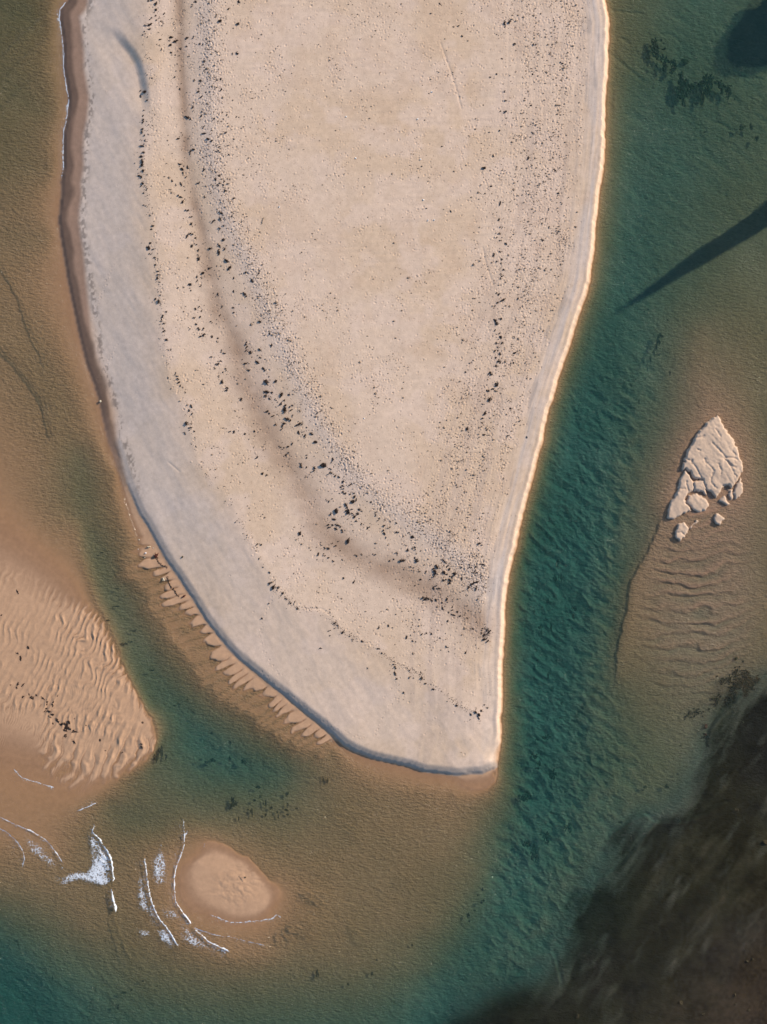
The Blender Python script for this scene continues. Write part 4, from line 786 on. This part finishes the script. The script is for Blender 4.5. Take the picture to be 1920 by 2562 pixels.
for i, (u, v, d) in enumerate(bw):
    sc_ = d / 4.145 * S * 1.1
    o = put('weed_wisp', protos[rnd.randrange(len(protos))], (wx(u), wy(v), float(ground_z(u, v)) - .01), rnd.uniform(0, 6.28), (sc_, sc_ * .8, sc_ * .35))
    mid = math.hypot(u - 168, v - 1822) < 34
    ex = {0: 'largest dark weed wisp in the dense knot on the rippled left bar', }
    if v < 1485: lb = 'lone dark weed scrap at the top of the rippled left bar'
    elif u > 330: lb = 'dark weed scrap at the right end of the rippled left bar'
    elif u > 205: lb = 'dark weed scrap on the right half of the rippled left bar'
    elif mid: lb = ex.get(i, 'dark weed wisp, one of the dense knot on the rippled left bar')
    elif v > 1740: lb = 'dark weed wisp trailing above the dense knot on the rippled left bar'
    else: lb = 'dark weed wisp at the left side of the rippled left bar'
    tag(o, lb, 'seaweed', 'weed wisps on the rippled left bar')

# drowned tufts on the channel beds
sprot = []
for k in range(6):
    r2_ = np.random.default_rng(900 + k); b = MB()
    for j in range(26):
        a = r2_.uniform(0, 6.28); q_ = r2_.uniform(0, .42); b.lump((q_ * math.cos(a), q_ * math.sin(a), .05), (r2_.uniform(.09, .20), r2_.uniform(.07, .15), r2_.uniform(.06, .16)), r2_, .4)
    for j in range(5): b.frond((r2_.uniform(-.3, .3), r2_.uniform(-.3, .3), 0), r2_.uniform(0, 6.28), .3, .04, r2_, .08)
    sprot.append(b.mesh('drowned_tuft', M_SUBW))
def tuft(u, v, du, dv, rot=0.0):
    z = float(ground_z(u, v)); z = max(z, -.14 + .15 * z); return put('drowned_tuft', sprot[rnd.randrange(6)], (wx(u), wy(v), z), rot, (du * S, dv * S, .5 * min(du, dv) * S + .08))
SUBS = [
 ('in the left channel beside the finger bars', crop([(805,857,34,14),(845,846,30,12),(750,615,40,8),(700,705,24,8),(860,775,40,8),(910,742,20,7),(985,1030,24,8),(1130,1260,20,6),(1215,1220,14,6),(760,500,24,7),(810,545,14,7),(660,265,16,8)],0,1280,2.59)),
 ('in the deep pool left of the sandbar tip', crop([(1040,1560,30,60),(1010,1600,24,40),(1350,1625,40,18),(1380,1612,34,18),(1300,1612,20,12),(1580,1620,34,24),(1370,1440,14,20),(1490,1500,16,24),(1490,1600,14,20),(1075,1590,14,34)],0,1280,2.59)),
 ('in the dark scatter above the small islet', crop([(715,120,40,70),(740,160,60,60),(705,190,50,60),(950,260,34,60),(1195,215,26,36),(1390,240,44,22),(1130,160,18,80),(1130,300,22,36),(1410,300,22,26),(1400,40,34,36),(1290,320,14,40),(990,120,30,30),(1060,70,24,30),(905,235,20,16),(1275,265,18,40),(790,350,14,50),(1405,180,20,50),(960,305,14,50),(1100,160,14,30)],440,1980,5.027)),
 ('on the brown flat below the sandbar', crop([(437,85,10,40),(15,130,26,18),(205,170,18,18),(100,265,14,18),(400,1340,20,38),(755,1340,14,22),(600,1410,14,12),(785,1252,12,10),(1015,1155,10,16),(195,275,14,12),(205,308,14,12),(265,268,16,8),(465,90,12,30)],640,1920,2.59)),
 ('at the left edge of the lower right channel', crop([(1470,795,12,18),(1475,870,20,18),(1465,880,14,14),(1380,965,16,28),(1420,930,12,10),(1440,832,8,8),(1385,1000,10,14)],640,1920,2.59)),
 ('in the water near the bottom left corner', crop([(920,1390,24,10),(800,1465,30,14),(850,1448,14,8),(760,1555,20,24),(110,1125,14,10),(338,1370,10,24)],0,1920,2.59)),
 ('in the right channel beside the lower sandbar', crop([(310,320,24,16),(300,345,16,36),(325,425,12,50),(285,430,20,50),(280,550,12,14),(310,420,10,30),(410,630,30,30),(405,680,12,40),(190,750,24,20),(195,790,8,40),(260,750,10,60),(150,650,10,20),(170,965,16,8),(290,970,14,10),(240,1070,10,40),(268,1155,14,30),(330,1240,16,24),(320,1340,16,12),(170,1480,20,14),(230,1465,50,24),(150,1590,40,24),(180,1635,24,30),(200,620,8,8),(440,1085,14,8)],1280,1280,2.59)),
 ('in the lower right channel above the dark bed', crop([(105,175,24,40),(95,210,44,24),(70,195,40,30),(120,185,20,16),(170,10,24,14),(270,50,40,50),(870,130,24,16),(850,150,20,8),(1010,125,26,20),(1080,45,14,10),(710,360,24,18),(1080,345,30,24),(190,440,14,10),(370,400,44,50),(150,560,40,80),(100,500,40,40),(230,460,40,60),(640,315,30,10)],1280,1920,2.59)),
 ('under water below the pointed tree shadow', crop([(890,345,14,8),(865,360,8,10),(1015,415,10,10),(970,515,34,24),(955,550,24,40),(940,590,16,40),(925,630,14,40),(905,670,10,50),(885,720,6,40),(945,640,40,12),(785,750,8,8),(840,757,10,6),(1030,760,10,30),(830,945,8,30),(642,962,10,8),(655,1325,10,10),(900,1065,12,8),(808,800,10,8),(872,795,8,12),(1322,632,6,6),(1628,483,10,8)],1280,640,2.59)),
 ('of the streaky underwater patch at upper right', crop([(215,240,70,100),(230,310,90,110),(180,350,50,90),(240,420,80,90),(235,560,30,40),(320,460,50,80),(385,490,70,60),(360,560,60,90),(340,620,20,60),(470,530,90,80),(490,590,70,60),(470,620,60,50),(445,665,50,40),(580,700,60,80),(590,770,70,110),(640,820,110,110),(580,860,80,120),(640,900,120,100),(540,940,40,110),(600,960,90,110),(660,950,50,100),(615,1060,40,110),(640,1110,20,40),(715,870,70,90),(760,860,50,50),(830,850,90,60),(870,820,70,70),(930,740,80,90),(920,800,100,90),(995,740,70,90),(990,820,60,120),(970,900,50,110),(905,930,70,120),(880,1010,50,120),(870,1080,30,80),(945,970,30,90),(1060,800,40,40),(1110,810,80,70),(1150,850,80,90),(1150,920,40,70),(1220,880,50,80),(1245,930,70,90),(1230,990,40,70),(1265,845,50,20)],1600,60,5.527)),
 ('around the streaky patch between the tree shadows', crop([(1420,1420,50,60),(1460,1412,40,16),(1555,1400,40,60),(1560,1445,30,30),(1640,1560,40,40),(1625,1590,40,40),(920,1485,36,20),(310,1158,24,14),(335,1235,20,14),(1327,1028,20,24),(90,292,20,20),(185,243,26,26),(308,210,26,26),(345,255,24,24)],1600,60,5.527)),
]
for where, L_ in SUBS:
    s0 = {0: 2.59}.get(0)
    if 'islet' in where: s0 = 5.027
    if 'streaky' in where: s0 = 5.527
    L_ = sorted(L_, key=lambda c: -c[2] * c[3]); nm = {0: 'largest dark weed tuft '}
    for wd_, key in (('topmost', lambda c: c[1]), ('lowest', lambda c: -c[1])):
        i = min(range(len(L_)), key=lambda j: key(L_[j])); nm.setdefault(i, wd_ + ' dark weed tuft ')
    for i, (u, v, du, dv) in enumerate(L_):
        o = tuft(u, v, du / s0 * 1.35, dv / s0 * 1.5); tag(o, nm.get(i, 'one of the dark weed tufts ') + where, 'seaweed', 'underwater weed ' + where)

# rocks
def rock_mesh(name, seed, mat, el=(1, .8, .55), rough=.16):
    r2_ = np.random.default_rng(seed); v_, f = ico(3); n_ = r2_.normal(0, 1, (9, 3)); n_ /= np.linalg.norm(n_, axis=1)[:, None]; w_ = v_.copy()
    for p in n_:
        dd = v_ @ p; w_ -= np.where(dd > .62, (dd - .62), 0)[:, None] * p * .9
    w_ = w_ * (1 + rough * .4 * r2_.uniform(-1, 1, len(v_)))[:, None] * np.asarray(el); return mesh_from(name, w_ * .5, f, mat, True)
def rock(u, v, d, mat, label, seed, el=(1, .8, .6), rot=0, cat='rock', name='rock', group=None, lift=.0):
    o = put(name, rock_mesh(name, seed, mat, el), (wx(u), wy(v), float(ground_z(u, v)) + d * el[2] * .25 + lift), rot, (d, d, d)); return tag(o, label, cat, group)
rock(1600 + 640/5.527, 60 + 485/5.527, 1.9, M_ROCK, 'large yellow-brown boulder under water beside the streaky weed in the upper right', 1, (1, .62, .5), .1)
rock(1600 + 358/5.527, 60 + 310/5.527, .8, M_ROCK, 'small brown underwater rock left of the large yellow-brown boulder', 2, (1, .7, .5), .1)
rock(1600 + 145/5.527, 60 + 445/5.527, 1.1, M_ROCK, 'thin dark underwater ledge left of the streaky weed in the upper right', 3, (1, .28, .3), -.1)
rock(250 + 2.5, 950 + 750/13.8, .42, M_PALE, 'bright cream stone standing at the water edge of the left beach', 4, (.8, 1, 1.35), .5, lift=.06)
for x, y, d, lb, sd in ((340,232,.30,'left one of two tall yellowish stones at the lower left bank foot',5),(377,226,.28,'right one of two tall yellowish stones at the lower left bank foot',6)):
    rock(330 + x/8.29, 1340 + y/8.29, d, M_PALE, lb, sd, (.7, .9, 1.6), .3, lift=.05)
rock(330 + 287/8.29, 1340 + 362/8.29, .36, M_WHITE, 'round white stone just below the yellowish pair at the lower left bank', 7, (1, .9, .8))
rock(330 + 155/8.29, 1340 + 87/8.29, .28, M_PALE, 'small pale stone left of the yellowish pair at the lower left bank', 8)
rock(330 + 450/8.29, 1340 + 255/8.29, .24, M_PALE, 'small grey-white stone right of the yellowish pair at the lower left bank', 9)
rock(330 + 270/8.29, 1340 + 460/8.29, .22, M_PALE, 'small yellow stone below the round white stone at the lower left bank', 10)
rock(330 + 133/8.29, 1340 + 282/8.29, .16, M_WHITE, 'tiny white stone left of the round white stone at the lower left bank', 12)
rock(330 + 1060/8.29, 1340 + 440/8.29, .45, M_ROCK, 'lone dark stone on the smooth grey slope above the lower left bank', 11, (1, .7, .6), 1.0)
for x, y, lb, m_, s_ in ((505,408,'dark red weed clump with a long shadow below the lower left bank',M_RED,1.1),(1080,1265,'small dark red weed clump ending the weed line under the lower left bank',M_RED,.6)):
    me = protos[3 if s_ > 1 else 5].copy(); me.materials.clear(); me.materials.append(m_)
    u, v = 330 + x/8.29, 1340 + y/8.29; tag(put('seaweed_clump', me, (wx(u), wy(v), float(ground_z(u, v)) - .02), .7, (s_, s_, s_ * 1.1)), lb, 'seaweed')
b = MB(); r_ = np.random.default_rng(5); b.lump((0, 0, .06), (.34, .07, .07), r_, .2, True); b.lump((.28, .1, .05), (.16, .05, .05), r_, .2); b.lump((-.2, -.07, .05), (.12, .04, .04), r_, .2)
u, v = 330 + 665/8.29, 1340 + 910/8.29; tag(put('driftwood', b.mesh('driftwood', M_PALE, True), (wx(u), wy(v), float(ground_z(u, v))), .5), 'short pale driftwood stick beside the weed line below the lower left bank', 'driftwood')
b = MB()
for j in range(6): b.lump((.5 - .2 * j, .05 * math.sin(j), .06), (.16, .06, .06), r_, .2)
u, v = 660, 1340 * 0 + 558; tag(put('driftwood', b.mesh('driftwood', M_WOOD, True), (wx(u), wy(v), float(ground_z(u, v))), 1.2), 'thin dark driftwood stick lying on the bare upper left plateau', 'driftwood')
u, v = 440 + 822/5.027, 1980 + 1097/5.027; tag(put('driftwood', b.mesh('driftwood', M_WOOD, True), (wx(u), wy(v), float(ground_z(u, v))), -1.05), 'straight dark stick lying on the small islet', 'driftwood')
rock(440 + 878/5.027, 1980 + 1080/5.027, .34, M_ROCK, 'dark round stone on the small islet beside the stick', 13, (1, .9, .7))
PB = crop([(590,775,0),(650,1042,1),(1048,790,2),(1068,1050,3),(1140,615,4),(1085,1310,5),(1155,1440,7),(1115,1443,8),(160,1355,10)],640,0,2.59)
PL = ['in the middle of the upper plateau, left of the ripple marks','below the middle of the upper plateau, with a blue shadow','on the upper plateau beside a faint drag line','on the right half of the upper plateau','high on the right half of the upper plateau','above the pair of white shells on the right plateau','right one of the close pair on the right plateau','left one of the close pair on the right plateau','near the dark stick on the upper left plateau']
for (u, v, _), w_ in zip(PB, PL): rock(u, v, .34, M_WHITE, 'small white shell ' + w_, 20 + int(u), (1, .8, .7), rnd.uniform(0, 3), 'shell', 'shell')
for x, y, w_ in ((705,1058,'on the pale plateau left of centre'),): rock(640 + x/2.59, 640 + y/2.59, .3, M_WHITE, 'small white shell ' + w_, 60, (1, .8, .7), .4, 'shell', 'shell')
BR = crop([(1565,1245,.55,'right of the close pair near the lower right edge'),(1530,1260,.6,'left of the close pair near the lower right edge'),(1450,1475,.6,'below the two close boulders, lower right'),(1540,1575,.55,'low down near the lower right corner'),(1245,1605,.7,'at the bottom edge, left of the lower right corner'),(1100,1525,.8,'largest, near the bottom on the dark bed'),(1455,1535,.45,'between the other boulders of the lower right'),(430,1615,1.0,'below the torn dark edge at the bottom'),(1460,278,.9,'on the upper dark bed near the right edge'),(1650,490,1.2,'at the right edge of the upper dark bed'),(1630,1530,.35,'close to the right edge at the lower corner'),(1610,1195,.3,'above the two close boulders, lower right'),(905,1625,.35,'small, at the bottom middle of the dark bed'),(975,1370,.3,'lone, in the middle of the dark bed'),(1075,1333,.3,'small, right of the lone stone')],1280,1920,2.59)
for i, (u, v, d, w_) in enumerate(BR): rock(u, v, d, M_ROCK, 'dark boulder on brown bed, ' + w_, 100 + i, (1, .85, .6), i)
c7 = lambda L_: crop(L_, 1660, 1620, 6.377)
RR = c7([(1165,180,.75,'brown rock above the mussel dark weed patch, upper end'),(690,1265,.95,'rust red boulder at the lower left end of the weedy dark edge'),(1285,225,.4,'small rock just right of the topmost brown rock above the weed patch'),(745,990,.5,'dark stone on the sand left of the weedy dark edge'),(400,1100,.55,'leftmost dark stone beside the weedy dark edge'),(795,820,.6,'dark stone with weed, highest of those left of the weedy dark edge'),(860,885,.45,'dark stone between others left of the weedy dark edge'),(1280,1205,.5,'dark stone on pale silt inside the dark bed'),(300,1570,.4,'dark stone at the tip of the grey silt tongue'),(690,1400,.5,'dark stone below the rust red boulder'),(1145,1035,.4,'dark stone on the dark bed right of the pale streak')])
for i, (u, v, d, lb) in enumerate(RR): rock(u, v, d, M_RED if 'rust' in lb else M_ROCK, lb, 140 + i, (1, .85, .6), i)
b = MB(); r_ = np.random.default_rng(31)
for cx, cy, rx, ry, n in ((1340,430,50,60,60),(1300,540,110,60,150),(1380,610,70,60,150),(1200,600,70,60,80),(1130,690,60,70,70),(1340,690,50,50,60),(1500,520,40,30,30),(1100,790,60,50,40),(1030,870,50,50,35),(960,540,60,60,25),(1180,430,100,90,60),(850,880,70,70,20),(560,1040,110,50,30),(690,1430,50,80,30),(1330,760,40,20,25),(900,800,60,60,14),(400,1100,60,40,14),(1060,520,60,60,25)):
    for _ in range(n):
        u, v = 1660 + (cx + r_.normal(0, .6) * rx) / 6.377, 1620 + (cy + r_.normal(0, .6) * ry) / 6.377; a = r_.uniform(.07, .2); b.lump((wx(u), wy(v), float(ground_z(u, v)) + .3 * a), (a, a * .8, a * .7), r_, .4)
o = bpy.data.objects.new('weed_bed', b.mesh('weed_bed', M_SUBW)); COL.objects.link(o); tag(o, 'dense dark patch of weed and mussels along the dark bed edge on the right', 'weed bed', None, 'stuff')

# ------------------------------------------------------------------ foam
def foam_film_material():
    m, nt, out = new_mat('foam_film'); L = nt.links.new; tc = nt.nodes.new('ShaderNodeTexCoord').outputs['Object']; cov = attr_(nt, 'cover')
    wn_ = nt.nodes.new('ShaderNodeTexNoise'); wn_.inputs['Scale'].default_value = 1.1; wn_.inputs['Detail'].default_value = 3; L(tc, wn_.inputs['Vector'])
    ad = nt.nodes.new('ShaderNodeVectorMath'); ad.operation = 'MULTIPLY_ADD'; L(wn_.outputs['Color'], ad.inputs[0]); ad.inputs[1].default_value = (1.3, 1.3, 0); L(tc, ad.inputs[2])
    def edge(sc_):
        vo = nt.nodes.new('ShaderNodeTexVoronoi'); vo.feature = 'DISTANCE_TO_EDGE'; vo.inputs['Scale'].default_value = sc_; L(ad.outputs[0], vo.inputs['Vector']); return vo.outputs['Distance']
    fine = noise_(nt, tc, 5.0, 3, .7); big = noise_(nt, tc, .7, 2, .5)
    v_ = math_(nt, 'SUBTRACT', math_(nt, 'MULTIPLY', cov, 1.2), math_(nt, 'MULTIPLY', edge(1.7), 1.7)); v_ = math_(nt, 'SUBTRACT', v_, math_(nt, 'MULTIPLY', edge(2.6), .7))
    v_ = math_(nt, 'SUBTRACT', v_, math_(nt, 'MULTIPLY', math_(nt, 'SUBTRACT', fine, .36), 2.4)); v_ = math_(nt, 'SUBTRACT', v_, math_(nt, 'MULTIPLY', math_(nt, 'SUBTRACT', big, .5), .7))
    al = math_(nt, 'MULTIPLY', math_(nt, 'MULTIPLY', v_, 1.7, True), .85)
    df = nt.nodes.new('ShaderNodeBsdfDiffuse'); df.inputs['Color'].default_value = (.68, .75, .82, 1); tr = nt.nodes.new('ShaderNodeBsdfTransparent')
    mx = nt.nodes.new('ShaderNodeMixShader'); L(al, mx.inputs[0]); L(tr.outputs[0], mx.inputs[1]); L(df.outputs[0], mx.inputs[2]); L(mx.outputs[0], out.inputs[0]); return m
M_FILM = foam_film_material()
def bil(A, u, v):
    iu_ = np.clip((u - CU[0]) / STEP, 0, nuc - 1.001); iv_ = np.clip((v - CV[0]) / STEP, 0, nvc - 1.001); i = iu_.astype(int); j = iv_.astype(int); fu = iu_ - i; fv = iv_ - j
    return (A[j, i] * (1 - fu) + A[j, i + 1] * fu) * (1 - fv) + (A[j + 1, i] * (1 - fu) + A[j + 1, i + 1] * fu) * fv
def film(name, label, box, covf, cat='foam', kind=None, step=1.3):
    u, v = np.meshgrid(np.arange(max(box[0], -20), box[2], step), np.arange(box[1], box[3], step)); c = covf(u, v); q_ = c > .03
    k_ = q_[1:, 1:] | q_[:-1, :-1] | q_[1:, :-1] | q_[:-1, 1:]; z = np.maximum(bil(Wz, u, v), bil(H, u, v)) + .025
    me = grid_mesh(name, wx(u), wy(v), z, {'cover': ('FLOAT', c)}, k_); me.materials.append(M_FILM); o_ = bpy.data.objects.new(name, me); COL.objects.link(o_); return tag(o_, label, None if kind else cat, None, kind)
def foam_line(P, widths, label, seed, strength=1.0, tail=9.0, side=1):
    Q = smooth_line(P, 2.0, 1); bx = (Q[:, 0].min() - 30, Q[:, 1].min() - 30, Q[:, 0].max() + 30, Q[:, 1].max() + 30)
    def cf(u, v):
        d, s, a = pdist(u, v, Q); L_ = a.max(); w_ = np.interp(a / L_, np.linspace(0, 1, len(widths)), widths) * (1 + .6 * fbm(a / 11, a * 0 + seed, 3, 450 + seed))
        e = d * s * side + 1.1 * fbm(u / 7, v / 7, 2, 470 + seed); ends = np.exp(-(np.maximum(0, d - np.abs(e)) / 2.0) ** 2)
        core = np.exp(-(e / (.48 * w_ * np.where(e > 0, 1.0, .6) + .3)) ** 2) * 1.45; tl = np.where(e > 0, .62 * np.exp(-e / (tail * (.3 + w_ / 3.0))), 0)
        cap = np.exp(-(np.maximum(0, d - 24) / 3.0) ** 2); return np.clip(np.maximum(core, tl) * strength, 0, 2.2) * sst(np.minimum(a, L_ - a), -1, 14) * cap
    return film('foam_line', label, bx, cf)
def poly_cover(polys, soft, amp_):
    def cf(u, v):
        r = np.zeros(u.shape)
        for p in polys:
            p = [q[:2] for q in p]; ins = inside(u + 3 * fbm(u / 14, v / 14, 2, 491), v + 3 * fbm(u / 14, v / 14, 2, 493), p); d, s, a = pdist(u, v, list(p) + [p[0]]); r = np.maximum(r, np.where(ins, sst(d, 0, soft), 0))
        return r * amp_ * (.88 + .32 * fbm(u / 30, v / 30, 3, 497))
    return cf
def bbox(polys):
    A = np.concatenate([np.asarray(p, float)[:, :2] for p in polys]); return A[:, 0].min() - 8, A[:, 1].min() - 8, A[:, 0].max() + 8, A[:, 1].max() + 8
foam_line(L0[1:14], [1.6, 1.8, 1.2, 1.8, 1.4, 1.2, .6], 'thin white foam edge along the upper left shoreline of the sandbar', 1)
foam_line(cF([(580,0),(545,100),(640,190),(700,290),(775,410),(790,500),(800,600),(810,680),(780,740)]), [1.5, 2, 4, 4, 5, 3, 3], 'ragged foam front on the right side of the churned white patch', 2, 1.0, 16)
foam_line(cF([(780,760),(785,830),(800,930),(830,1010),(840,1040),(815,1095)]), [1, 2, 4, 6, 7, 3], 'thick short foam crest hanging below the churned white patch', 3)
foam_line(cF([(1175,390),(1185,430),(1205,560),(1215,680),(1240,820),(1265,940),(1300,1030),(1340,1120),(1380,1190),(1440,1250),(1500,1340),(1550,1430),(1600,1510)]), [.8, 1.8, 2, 2, 2.2, 3.4, 2.2, 3, 4, 5], 'long thin white wave crest between the churned patch and the islet', 4, 1.0, 20)
foam_line(W3, [1, 1.5, 1, 1.2, 1, 1.4, 1.6, 1.6, 2, 3.2], 'white wave crest curling round the left side of the islet', 5, 1.0, 14)
foam_line(W3a, [1.6, 1.3, .6, .4, .8, 1.4], 'thin wave crest running right below the islet', 6)
foam_line(W3b[:6], [2, 1, 1.2, 3, 5, 5], 'foam crest thickening to a white tail below the islet', 7, 1.0, 16)
foam_line(cI([(155,470),(120,590)]), [1, 1.2], 'short white foam line above the left side of the islet', 8)
foam_line(W4, [1.4, 1.2, 1.4, 1.6, 1.2, 1.6, 2.2], 'white wave crest left of the churned patch', 9)
foam_line(W5, [1.6, 1.6, 1.4, 1.8, 1.4, 1.6], 'leftmost curved white wave crest near the left edge', 10)
foam_line(c10([(0,-350),(30,-320),(80,0),(140,65),(250,100),(370,140)]) [2:], [.9, 1, .8, 1.2], 'faint broken foam line on the brown film below the rippled left bar', 11)
foam_line(c10([(640,225),(560,260),(490,290)]), [.9, 1, .7], 'short foam line on the ridge above the churned patch', 12)
foam_line(cI([(410,1545),(560,1600),(640,1640),(800,1650),(1000,1630),(1200,1605),(1270,1555),(1310,1570),(1335,1615)]), [.5, 1, .8, .7, .8, .9, 1.4], 'thin white waterline along the lower edge of the islet', 13)
foam_line(cI([(372,630),(345,720)]), [.8, .8], 'tiny white waterline at the upper left edge of the islet', 14); foam_line(cI([(185,1490),(265,1503)]), [.6, .6], 'tiny white dash at the lower left edge of the islet', 15)
foam_line(c10([(420,640),(390,660)]), [1.6, 1.2], 'small white foam tip beside the churned patch', 16)
# lacy patch where two wave trains meet: a film on the water, open between its strands
CH = cF([(590,0),(545,100),(640,190),(700,290),(775,410),(800,560),(810,680),(775,770),(690,800),(540,790),(400,730),(200,800),(90,770),(110,690),(220,600),(350,545),(450,560),(500,470),(470,400),(480,300),(465,200),(520,110)])
def chc(u, v):
    x, y = (u - 120) * 4.876, (v - 2060) * 4.876
    return poly_cover([CH], 16, 1.05)(u, v) * np.clip(.50 + .75 * np.exp(-((x - 730) / 120) ** 2) + .55 * np.exp(-((y - 630) / 90) ** 2) + .6 * np.exp(-((x - 570) / 90) ** 2 - ((y - 200) / 130) ** 2), 0, 1.02)
film('foam_patch', 'churned lacy white foam patch where the wave trains meet, lower left', bbox([CH]), chc, 'foam patch')
FL = [cF([(1150,520),(1060,700),(1035,900),(1060,1050),(1200,1150),(1380,1200),(1260,940),(1200,640)]), cF([(1290,1290),(1340,1440),(1450,1500),(1580,1520),(1500,1350),(1440,1260)]), cF([(1250,760),(1290,1000),(1400,1190),(1658,1250),(1658,1120),(1560,980),(1400,1000)]),
      cF([(1000,1200),(1100,1440),(1300,1420),(1280,1280)]), cI([(-40,1500),(60,1500),(200,1700),(420,1900),(690,2030),(480,2030),(240,2020),(40,1930)]), cF([(1220,480),(1260,780),(1500,820),(1490,420),(1380,140)]),
      c10([(20,400),(110,500),(150,600),(130,650),(60,560)]), c10([(110,390),(300,490),(410,640),(330,680),(170,560)]), c10([(1130,340),(1190,360),(1190,430),(1140,430)]), c10([(330,690),(470,680),(440,760),(350,770)])]
film('foam_flecks', 'fine scattered foam flecks on the brown shallows round the breaking waves', bbox(FL), poly_cover(FL, 22, .76), None, 'stuff')
P1 = [cF([(1300,1290),(1350,1430),(1450,1490),(1570,1515),(1490,1350),(1430,1270)])]; film('foam_patch', 'dense white foam behind the lower end of the long middle wave crest', bbox(P1), poly_cover(P1, 9, .85), 'foam patch')
P1 = [cI([(480,2010),(560,1960),(640,1995),(700,2040),(640,2045)])]; film('foam_patch', 'small dense foam patch at the tail of the crest below the islet', bbox(P1), poly_cover(P1, 5, .85), 'foam patch')

# ------------------------------------------------------------------ two trees on the bank beyond the right edge: their shadows fall on the water
M_BARK = simple_mat('bark', (.06, .045, .035), (.14, .11, .09), 6, .9); M_LEAF = simple_mat('foliage', (.035, .06, .022), (.08, .11, .04), 1.2, .8, .0)
def tree(base, hgt, crown_fn, nleaf, lsize, trunk_r, label, seed, name):
    r2_ = np.random.default_rng(seed); root = bpy.data.objects.new(name, None); COL.objects.link(root); root.location = base; tag(root, label, 'tree')
    b_ = MB(); n_ = 10; vs = []
    for j in range(9):
        t = j / 8; rr = trunk_r * (1 - .85 * t) + .02; vs += [(rr * math.cos(6.283 * i / n_) + .15 * math.sin(2 * t), rr * math.sin(6.283 * i / n_), -.3 + t * (hgt * .9 + .3)) for i in range(n_)]
    b_.add(vs, [[j*n_+i, j*n_+(i+1) % n_, (j+1)*n_+(i+1) % n_, (j+1)*n_+i] for j in range(8) for i in range(n_)])
    for _ in range(26):
        z = hgt * r2_.uniform(.2, .8); a = r2_.uniform(0, 6.28); b_.frond((0, 0, z), a, crown_fn(z / hgt) * .8 + .2, trunk_r * .3, r2_, .1)
    o_ = b_.mesh('trunk', M_BARK); t_ = bpy.data.objects.new('trunk', o_); COL.objects.link(t_); t_.parent = root
    zz = r2_.uniform(.04, 1, nleaf); rad = np.array([crown_fn(z) for z in zz]) * np.sqrt(r2_.uniform(.1, 1, nleaf)); a = r2_.uniform(0, 6.283, nleaf)
    lump = 1 + .34 * fbm(a * 1.3, zz * 9, 2, seed); rad *= lump
    c = np.stack([rad * np.cos(a), rad * np.sin(a), zz * hgt], 1); d1 = r2_.normal(0, 1, (nleaf, 3)); d1 /= np.linalg.norm(d1, axis=1)[:, None]; d2 = np.cross(d1, r2_.normal(0, 1, (nleaf, 3))); d2 /= np.linalg.norm(d2, axis=1)[:, None]
    s_ = lsize * r2_.uniform(.6, 1.3, (nleaf, 1)); vs = np.stack([c - d1 * s_, c + d2 * s_ * .6, c + d1 * s_, c - d2 * s_ * .6], 1).reshape(-1, 3)
    me = mesh_from('crown', vs, np.arange(nleaf * 4).reshape(-1, 4), M_LEAF); cr_ = bpy.data.objects.new('crown', me); COL.objects.link(cr_); cr_.parent = root
    return root
tipx, tipy = wx(1582), wy(756); Ls = 41.0
tree((tipx + Ls * .837, tipy + Ls * .547, 1.0), Ls * math.tan(SUN_EL) - 1.0, lambda z: 2.05 * (1 - z) ** .72 * min(1, z / .08 + .2), 15000, .30, .45, 'tall slender conifer just beyond the right edge, casting the long pointed shadow', 3, 'conifer_tree')
tipx, tipy = wx(1866), wy(120); Lb = 25.0
tree((tipx + Lb * .837, tipy + Lb * .547, 1.0), Lb * math.tan(SUN_EL) - .6, lambda z: 5.0 * math.sqrt(max(0, 1 - ((z - .6) / .44) ** 2)) if z > .16 else .2, 16000, .42, .5, 'broad leafy tree beyond the upper right corner, casting the round shadow', 4, 'broad_tree')
